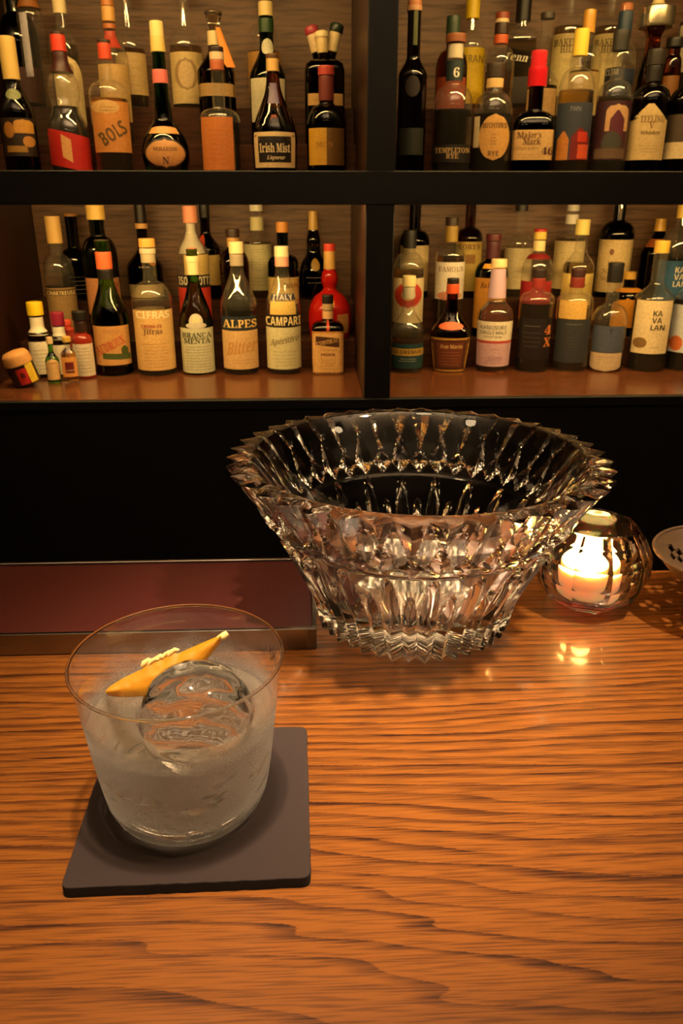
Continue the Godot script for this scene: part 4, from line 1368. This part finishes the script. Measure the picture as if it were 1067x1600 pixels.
func upper_left() -> Array:
	return [
		{s = "Uf", x = 26, w = 54, t = 58, n = [126, 24], sh = 178, k = "c", g = "black", c = [[58, 125, "d8b868", 1.02]], l = [[184, 244, -0.9, 0.9, "2a1c12"], [186, 208, -0.2, 0.85, "c8923c", "arch"], [190, 216, -0.75, -0.2, "a8722c", "oval"], [212, 230, 0.2, 0.85, "b8823c", "oval"], [228, 238, -0.7, 0.4, "9a7430"], [140, 158, -0.6, 0.6, "7c8458", "oval"]], d = "black bottle with cream capsule and gold pictorial label"},
		{s = "Uf", x = 104, w = 64, t = 51, p = [[51, 20], [80, 21], [100, 24], [112, 36], [126, 46], [146, 48], [160, 42], [172, 44], [190, 58], [206, 64], [264, 64]], g = "clear", q = ["2a0a08", 164], c = [[51, 55, "3a2418", 1.0], [55, 81, "cc3a22", 1.05], [82, 110, "3a1210", 1.02]], l = [[207, 264, -0.96, 0.96, "b8221c", "diag"], [214, 250, -0.35, 0.1, "d8a468", "diag"], [97, 109, -0.3, 0.6, "e0cc9c"]], d = "pinched waist clear bottle with slanted scarlet label"},
		{s = "Uf", x = 173, w = 60, t = 63, n = [124, 18], sh = 146, g = "clear", q = ["b08238", 152], c = [[63, 68, "3a2a1c", 1.05], [68, 93, "cc4a2c", 1.05]], l = [[158, 238, -0.92, 0.92, "cc8a44"], [156, 178, -0.9, 0.5, "d8b070", "oval"]], a = [["BOLS", 208, 20, "5a4420", "B", 0.05, 0.7, 30]], f = [[165, 175, 2, "8a6434", -0.5, 0.3]], d = "clear bottle with tan label lettered diagonally and red cap"},
		{s = "Uf", x = 255, w = 74, t = 34, p = [[34, 18], [80, 20], [125, 22], [160, 26], [184, 30], [196, 44], [212, 62], [230, 73], [248, 74], [266, 66]], g = "darkgreen", c = [[34, 58, "e8d08c", 1.05], [58, 80, "dcc06c", 1.08], [104, 126, "d8706a", 1.04]], l = [[214, 264, -0.86, 0.86, "1c1410", "oval"], [217, 262, -0.8, 0.8, "d0985c", "oval"], [196, 208, -0.78, 0.78, "d8a05c", "arch"]], a = [["VEILLEUSE", 233, 5, "4a2c1c", "F", 0.0, 0.5], ["N", 251, 10, "2a1a14", "F", 0.0, 0.2]], d = "squat green flask with oval label and pink neck band"},
		{s = "Uf", x = 343, w = 64, t = 74, n = [168, 20], sh = 186, g = "clear", q = ["a06a28", 190], c = [[74, 82, "2c1c16", 1.05], [82, 94, "d8bc98", 1.05], [94, 110, "b0603c", 1.02]], l = [[183, 266, -0.9, 0.62, "c87a3a"]], f = [[200, 260, 8, "a85c2c", -0.6, 0.3]], d = "clear long necked bottle with burnt orange label"},
		{s = "Uf", x = 428, w = 70, t = 85, p = [[85, 18], [106, 18], [120, 20], [140, 26], [165, 44], [190, 62], [205, 69], [222, 71], [264, 68]], g = "brown", c = [[85, 92, "5a3c24", 1.05], [92, 112, "d0a860", 1.02]], l = [[206, 262, -0.9, 0.9, "d8c090"], [213, 254, -0.72, 0.72, "191412"], [130, 160, -0.45, 0.45, "6a5a80"]], a = [["Irish Mist", 231, 13, "dcc898", "F", 0.0, 0.66], ["Liqueur", 247, 7, "dcc898", "F", 0.05, 0.4, 0, 0.3]], d = "sloping brown decanter bottle with black panel on cream label"},
		{s = "Uf", x = 510, w = 62, t = 104, n = [162, 22], sh = 196, g = "dark", c = [[104, 118, "a83c30", 1.1], [119, 158, "6a2c24", 1.02]], l = [[200, 258, -0.88, 0.88, "6a4a1c"], [200, 258, -0.88, 0.0, "c89a2c"]], a = [["MON", 226, 8, "9a6a1c", "F", -0.1, 0.6]], d = "dark bottle with red cap and half mustard label"},
		{s = "Ub", x = 46, w = 58, t = -60, n = [20, 26], sh = 70, g = "darkgreen", c = [[-60, -20, "2a2418", 1.05]], l = [[105, 160, -0.8, 0.9, "4a1f1a"]], d = "large dark green bottle behind the cream capsule bottle"},
		{s = "Um", x = 66, w = 38, t = -30, n = [10, 24], sh = 22, g = "clear", c = [[-30, 12, "8a5424", 1.1]], l = [[20, 120, -0.75, -0.2, "b8b4c4"]], d = "slim clear bottle with copper cap and painted highlight streak"},  # the pale lilac strip paints a highlight down the glass
		{s = "Um", x = 112, w = 46, t = -30, n = [44, 18], sh = 84, g = "clear", q = ["a89c70", 70], c = [[-30, 0, "e8d8a8", 0.8], [0, 22, "dcc898", 1.05]], l = [[86, 196, -0.8, 0.96, "dcc896", "arch"], [98, 122, -0.1, 0.5, "9a8458", "oval"]], d = "clear bottle with long ivory label behind the pinched bottle"},
		{s = "Um", x = 184, w = 48, t = -30, n = [52, 18], sh = 88, k = "c", g = "clear", q = ["b89860", 100], c = [[-30, 10, "c07838", 1.0], [11, 34, "d8a458", 1.05], [38, 46, "b86a34", 1.02]], l = [[50, 76, -0.8, 0.8, "b8402c"], [100, 190, -0.92, 0.92, "d4b070"]], d = "clear bottle with amber cap and red shoulder band"},
		{s = "Ub", x = 212, w = 48, t = -40, n = [44, 17], sh = 76, g = "clear", q = ["b08c50", 74], c = [[-40, -6, "2c2018", 1.05]], l = [[82, 148, -0.92, 0.95, "d2b47a"]], f = [[100, 140, 3, "a88850", -0.7, 0.7]], d = "clear bottle with buff label beside the red banded one"},
		{s = "Ub", x = 297, w = 52, t = -40, n = [42, 18], sh = 74, g = "clear", q = ["b89a60", 70], c = [[-40, -6, "d8c090", 1.05]], l = [[81, 162, -0.92, 0.92, "dcc48a"], [90, 142, -0.7, 0.6, "a88a60", "oval"], [94, 138, -0.5, 0.42, "d4b888", "oval"]], d = "clear bottle with cream label showing an oval figure"},
		{s = "Um", x = 341, w = 58, t = 50, n = [78, 20], sh = 112, k = "c", g = "black", c = [[50, 72, "e4cc98", 1.0]], l = [[130, 150, -0.96, 0.96, "c8a46c"]], d = "black bottle with glass stopper and orange ribbon"},
		{s = "Ub", x = 416, w = 52, t = -40, n = [36, 18], sh = 60, g = "clear", q = ["b88c48", 78], c = [[-40, -4, "c8b080", 1.0]], l = [[80, 150, -0.95, 0.95, "c8984c"]], d = "broad clear bottle with amber label behind the green one"},
		{s = "Um", x = 420, w = 56, t = 4, n = [72, 21], sh = 122, k = "c", g = "darkgreen", c = [[4, 26, "dcc480", 1.0], [30, 52, "23401e", 1.05]], l = [[122, 190, -0.92, 0.92, "d8d2b4"], [62, 88, -0.7, 0.9, "d0d0b8", "oval"]], a = [["12", 41, 8, "c8c088", "F", 0.0, 0.6]], d = "green bottle with white label and pale cap on the riser"},
	]

func upper_right() -> Array:
	return [
		{s = "Uf", x = 643, w = 44, t = 2, n = [88, 20], sh = 118, k = "c", g = "black", c = [[2, 10, "a86a48", 1.0], [10, 18, "b08460", 1.1]], l = [[200, 242, -0.85, 0.85, "1c2018"], [16, 72, -0.1, 0.5, "4c5428"], [118, 152, -0.5, 0.5, "241c18", "oval"]], d = "tall black wine shaped bottle beside the divider"},
		{s = "Uf", x = 707, w = 62, t = 54, n = [132, 26], sh = 172, g = "clear", q = ["5a1408", 170], c = [[54, 67, "8a5230", 1.12], [69, 92, "d8ccb0", 0.85]], l = [[226, 254, -0.95, 0.95, "181412"], [96, 128, -0.97, 0.97, "2a3a3c"]], a = [["TEMPLETON", 235, 7, "b89c68", "F", 0.05, 0.85], ["RYE", 244, 7, "b89c68", "F", 0.05, 0.4], ["6", 115, 13, "e0dcc8", "F", 0.2, 0.5]], y = "whisky_bottle", d = "clear bottle with wood stopper, dark neck label and black label"},
		{s = "Uf", x = 770, w = 60, t = 100, n = [142, 24], sh = 178, g = "clear", q = ["5c2a10", 176], c = [[100, 122, "3c3024", 1.08], [123, 138, "dcb878", 1.03]], l = [[178, 251, -0.66, 0.88, "d6a65c", "oval"], [181, 230, -0.92, -0.66, "d8c8a0"]], a = [["MICHTER'S", 196, 7, "6a4a24", "B", 0.1, 0.6], ["RYE", 240, 7, "6a4a24", "B", 0.1, 0.4]], f = [[208, 228, 4, "4a3420", -0.08, 0.24]], y = "whisky_bottle", d = "clear round bottle with large tan oval label"},
		{s = "Uf", x = 835, w = 62, t = 80, n = [172, 22], sh = 200, g = "dark", e = 5.0, c = [[80, 106, "d02c34", 1.05, 0.2], [106, 136, "c81e28", 1.28, 0.2]], l = [[203, 250, -0.95, 0.95, "dcb878"]], a = [["Maker's", 211, 9, "6a4424", "F", -0.15, 0.5], ["Mark", 221, 9, "6a4424", "F", -0.05, 0.4], ["46", 236, 10, "4a2c1a", "F", 0.6, 0.2], ["KENTUCKY BOURBON", 232, 4, "8a6434", "f", -0.25, 0.5]], f = [[240, 248, 2, "a8824c", -0.7, 0.6]], y = "whisky_bottle", d = "squared dark bottle with dripping red wax neck"},
		{s = "Uf", x = 897, w = 56, t = 46, n = [104, 20], sh = 146, g = "clear", q = ["b8983c", 140], c = [[46, 88, "ecd04c", 1.05]], l = [[160, 250, -0.93, 0.93, "3a4250"], [205, 250, -0.8, -0.2, "c8843c", "peak"], [200, 250, -0.1, 0.85, "7c1c18", "peak"], [206, 222, 0.25, 0.75, "c83c24"], [226, 248, 0.3, 0.85, "d85a34"]], a = [["TWN", 170, 6, "8a9098", "b", 0.0, 0.4]], y = "whisky_bottle", d = "clear bottle with yellow capsule and slate label of red shapes"},
		{s = "Uf", x = 957, w = 54, t = 48, n = [124, 20], sh = 154, g = "clear", q = ["8a6a34", 150], c = [[48, 80, "2c2a26", 1.15]], l = [[157, 250, -0.93, 0.93, "3c1c24"], [162, 205, -0.4, 0.8, "c8a070", "arch"], [172, 222, -0.15, 0.62, "5a2434", "peak"], [205, 240, -0.5, 0.6, "44453c", "oval"], [232, 248, -0.8, 0.8, "6a5440"]], y = "whisky_bottle", d = "clear bottle with plum picture label and charcoal cap"},
		{s = "Uf", x = 1014, w = 57, t = 78, n = [132, 22], sh = 160, g = "black", c = [[78, 102, "2c2620", 1.1], [103, 128, "1c1814", 1.02]], l = [[162, 250, -0.92, 0.92, "d4bc84", "peak"]], a = [["TEELING", 186, 9, "7a5c30", "F", 0.15, 0.6], ["Whiskey", 208, 7, "6a4c28", "F", 0.12, 0.5, 0, 0.2], ["V", 196, 9, "8a6430", "F", 0.14, 0.3]], f = [[226, 240, 3, "a08a58", -0.4, 0.6]], y = "whisky_bottle", d = "black bottle with pointed cream label"},
		{s = "Uf", x = 1072, w = 56, t = 92, n = [134, 22], sh = 162, g = "black", c = [[92, 128, "1c1814", 1.05]], l = [[178, 222, -0.92, 0.92, "4c4032"], [222, 248, -0.92, 0.92, "d8c498"]], y = "whisky_bottle", d = "black bottle with grey over cream label at the shelf end"},
		{s = "Um", x = 702, w = 48, t = 26, n = [76, 19], sh = 108, g = "brown", c = [[26, 66, "2f4230", 1.05]], l = [[120, 170, -0.9, 0.9, "a8482c"]], y = "whisky_bottle", d = "brown bottle with dark green capsule behind the wood stoppered one"},
		{s = "Ub", x = 730, w = 42, t = -10, n = [48, 15], sh = 74, g = "clear", q = ["b8a030", 74], c = [[-10, 30, "e8c41c", 1.3]], l = [[74, 162, -0.96, 0.96, "e4c018"]], a = [["PIRAN", 92, 10, "8a7414", "B", 0.1, 0.8]], y = "whisky_bottle", d = "clear slim bottle with vivid yellow cap and label"},
		{s = "Um", x = 775, w = 46, t = 20, n = [72, 19], sh = 100, g = "clear", q = ["a87838", 110], c = [[20, 30, "8a3c24", 1.02], [30, 36, "e0c898", 1.02], [36, 54, "3a241a", 1.05], [55, 69, "c85a2c", 1.08]], y = "whisky_bottle", d = "clear bottle with red and orange banded neck"},
		{s = "Ub", x = 806, w = 48, t = -40, n = [42, 19], sh = 62, e = 5.0, g = "clear", q = ["a0906c", 60], c = [[-40, 34, "15110f", 1.12]], l = [[120, 162, -0.85, 0.85, "2c2019"]], a = [["Jenn's", 92, 13, "dcd4bc", "F", 0.0, 0.8, -8, 0.2]], y = "whisky_bottle", d = "clear square bottle with black cap and embossed script"},
		{s = "Um", x = 843, w = 48, t = 20, n = [100, 17], sh = 128, k = "c", g = "clear", q = ["7a3414", 132], c = [[20, 30, "3a3228", 1.15]], l = [[138, 180, -0.9, 0.9, "c8a46c"]], y = "whisky_bottle", d = "clear long necked bottle behind the red wax bottle"},
		{s = "Ub", x = 876, w = 46, t = -50, n = [22, 17], sh = 48, g = "clear", q = ["b8983c", 40], c = [[-50, -10, "c8b070", 1.0]], l = [[52, 150, -0.95, 0.95, "dcc888"]], a = [["BAKERY", 66, 9, "6a5428", "F", 0.0, 0.85], ["HILL", 77, 9, "6a5428", "F", 0.05, 0.5]], f = [[92, 98, 2, "8a7440", -0.3, 0.4]], y = "whisky_bottle", d = "clear bottle with tall straw label behind the yellow capsule bottle"},
		{s = "Ub", x = 938, w = 46, t = -50, n = [22, 17], sh = 48, g = "clear", q = ["b8983c", 40], c = [[-50, -10, "d8b860", 1.0]], l = [[52, 150, -0.95, 0.95, "dcc888"]], a = [["BAKERY", 66, 9, "6a5428", "F", 0.0, 0.85], ["HILL", 77, 9, "6a5428", "F", 0.05, 0.5]], f = [[92, 98, 2, "8a7440", -0.3, 0.4]], y = "whisky_bottle", d = "clear bottle with tall straw label behind the plum label bottle"},
		{s = "Um", x = 906, w = 46, t = 16, n = [66, 17], sh = 100, g = "clear", q = ["b08c44", 108], c = [[16, 52, "d8a03c", 1.0, 0.3]], l = [[112, 180, -0.9, 0.9, "d8bc78"]], y = "whisky_bottle", d = "clear bottle with golden foil neck between two straw labels"},
		{s = "Um", x = 960, w = 44, t = 6, n = [64, 18], sh = 98, g = "clear", q = ["a88a4c", 104], c = [[6, 17, "b86a38", 0.9], [18, 60, "243a50", 1.1]], l = [[106, 180, -0.95, 0.95, "2a3348"]], a = [["CLEAR", 112, 8, "b8b4a4", "B", -0.5, 0.4]], y = "whisky_bottle", d = "clear bottle with navy capsule and navy label"},
		{s = "Um", x = 1006, w = 38, t = -40, p = [[-40, 12], [0, 12], [8, 20], [44, 30], [52, 22], [80, 22], [100, 30], [116, 36], [126, 38], [190, 38]], g = "amber", c = [[-40, 6, "e0c890", 1.0]], y = "whisky_bottle", d = "amber decanter with wide silvery collar round its neck"},
		{s = "Um", x = 1040, w = 26, t = 60, n = [86, 17], sh = 112, g = "amber", c = [[60, 74, "17120f", 1.5]], l = [[118, 160, -0.9, 0.9, "8a5a28"]], y = "whisky_bottle", d = "amber bottle with flat black cap behind the pointed label bottle"},
		{s = "Ub", x = 1066, w = 48, t = -50, n = [4, 17], sh = 32, g = "clear", q = ["a05020", 30], c = [[-50, -12, "8a3018", 1.0]], l = [[37, 112, -0.85, 0.95, "e4d8b8"]], a = [["T", 47, 8, "5a4830", "F", 0.0, 0.3]], y = "whisky_bottle", d = "bottle with upright white label near the cabinet end"},
	]

# things on the shelves that are more than one lathed bottle
func build_odd_bottles() -> void:
	# a three-chambered bottle: one dark body, three splayed necks
	var z: float = ROW_Z["m"]
	var y0: float = HIGH["m"]
	var c := on_z(507, 140, z)
	var k := absf(on_z(508, 140, z).x - c.x)
	var Y := func(py): return on_z(507, py, z).y - y0
	var o := thing("triple_necked_bottle", "dark bottle with three splayed stoppered necks", "bottle", Vector3(c.x, y0 + 0.0002, z), "bottles on the upper shelf")
	var R := 31.0 * k
	var body := [Vector2(0.0, 0.001), Vector2(R - 0.003, 0.0), Vector2(R, 0.004), Vector2(R, Y.call(112.0)), Vector2(R * 0.93, Y.call(102.0)), Vector2(R * 0.7, Y.call(96.0)), Vector2(0.0, Y.call(92.0))]
	part("glass", lathe_mesh([body], 36, 4.0), solid(hexc("1c0d06"), 1.5, 0.01), o)
	var bt := {"pr": PackedVector2Array([Vector2(R, 0.0), Vector2(R, Y.call(112.0))]), "e": 4.0, "kz": 1.0, "R": R, "rn": R * 0.3}
	part("label", label_mesh(bt, Y.call(168.0), Y.call(150.0), -0.7, 0.75, "", 0.0004), paper(hexc("c8a062")), o)
	for q in [[-18.0, 40.0, "a83c48", "dcc49a"], [-4.0, 50.0, "f0dca8", "e0c890"], [18.0, 36.0, "1c2a1c", "dcc898"]]:
		var base := Vector3(q[0] * 0.45 * k, Y.call(100.0), 0.012 if q[0] == -4.0 else -0.004)
		var tip := Vector3(q[0] * 1.15 * k, Y.call(q[1]), base.z)
		var d := (tip - base).normalized()
		var r := 7.5 * k
		var g := fresh()
		tube(g, [base, base.lerp(tip, 0.45)], [r, r], 14)
		part("neck", commit(g), solid(hexc("1c0d06"), 1.5, 0.01), o)
		var w := fresh()
		tube(w, [base.lerp(tip, 0.3), base.lerp(tip, 0.32), base.lerp(tip, 0.78)], [r * 0.9, r * 1.12, r * 1.2], 14)
		part("neck_wrap", commit(w), paper(hexc(q[3])), o)
		var h := fresh()
		tube(h, [base.lerp(tip, 0.76), base.lerp(tip, 0.80), tip - d * 0.003, tip], [r * 1.1, r * 1.45, r * 1.4, r * 0.9], 14)
		part("stopper", commit(h), plain(hexc(q[2]), 0.4), o)
	# the squat jar that lies tilted among the miniatures
	var jp := Vector3(on_z(40, 575, -1.70).x, -0.115, -1.70)
	var j := thing("tilted_jar", "small dark jar with domed tan lid and red and yellow label", "jar", jp, "small jars among the miniatures")
	var lean := Basis(Vector3(0, 0, 1), deg_to_rad(14.0)) * Basis(Vector3(1, 0, 0), deg_to_rad(8.0))
	var parts := []
	var rj := 0.0285
	parts.append(part("jar_body", lathe_mesh([[Vector2(0.0, 0.0), Vector2(rj - 0.002, 0.0), Vector2(rj, 0.002), Vector2(rj * 1.02, 0.045)], [Vector2(rj * 1.02, 0.045), Vector2(0.0, 0.045)]], 32), plain(hexc("2a1812"), 0.3), j))
	parts.append(part("lid", lathe_mesh([[Vector2(0.0, 0.045), Vector2(rj * 1.05, 0.045)], [Vector2(rj * 1.05, 0.045), Vector2(rj * 1.0, 0.062), Vector2(rj * 0.85, 0.069), Vector2(rj * 0.4, 0.072), Vector2(0.0, 0.0725)]], 32), plain(hexc("d09858"), 0.6, 0.0, paper_tex, 14.0), j))
	var jb := {"pr": PackedVector2Array([Vector2(rj, 0.0), Vector2(rj * 1.02, 0.046)]), "e": 2.0, "kz": 1.0, "R": rj, "rn": 0.0}
	parts.append(part("label", label_mesh(jb, 0.004, 0.038, -0.1, 0.62, "", 0.0005), paper(hexc("b82420")), j))
	parts.append(part("label", label_mesh(jb, 0.003, 0.044, 0.62, 0.97, "", 0.0005), paper(hexc("e0c030")), j))
	parts.append(part("label", label_mesh(jb, 0.018, 0.030, 0.12, 0.42, "peak", 0.0008), paper(hexc("5a1412")), j))
	for p in parts:
		p.transform = Transform3D(lean, Vector3(0, 0.0078, 0))
	# the ribbon and the glass stopper of the black bottle
	for b in get_children():
		if b.has_meta("label") and str(b.get_meta("label")).begins_with("black bottle with glass stopper"):
			var yb := func(py): return on_z(341, py, z).y - y0
			var s := fresh()
			lathe(s, [[Vector2(0.0, yb.call(51.0)), Vector2(0.008, yb.call(51.0)), Vector2(0.009, yb.call(44.0)), Vector2(0.014, yb.call(34.0)), Vector2(0.0185, yb.call(22.0)), Vector2(0.019, yb.call(18.0)), Vector2(0.0, yb.call(17.5))]], 24)
			part("stopper", commit(s), solid(Color(0.97, 0.95, 0.9), 1.5), b)
			var rb := fresh()
			var ro := []
			for i in 9:
				var t := i / 8.0
				var yy: float = lerpf(yb.call(46.0), yb.call(108.0), t)
				var x0 := 0.004 + 0.012 * t
				var wd := 0.010 + 0.016 * t
				var bz := 0.021 + 0.006 * t
				ro.append(PackedVector3Array([Vector3(x0, yy, bz), Vector3(x0 + wd * 0.5, yy, bz + 0.003), Vector3(x0 + wd, yy, bz - 0.002)]))
			ro.reverse()
			grid(rb, ro)
			part("ribbon", commit(rb), plain(hexc("e08a1c"), 0.5), b)
		if b.has_meta("label") and str(b.get_meta("label")).begins_with("amber decanter with wide"):
			var yb := func(py): return on_z(1006, py, z).y - y0
			part("collar", lathe_mesh([[Vector2(0.0, yb.call(44.0)), Vector2(0.036, yb.call(44.0))], [Vector2(0.036, yb.call(44.0)), Vector2(0.038, yb.call(40.0)), Vector2(0.038, yb.call(14.0)), Vector2(0.035, yb.call(11.0))], [Vector2(0.035, yb.call(11.0)), Vector2(0.0, yb.call(8.0))]], 36), plain(hexc("c8bca0"), 0.25, 0.9), b)
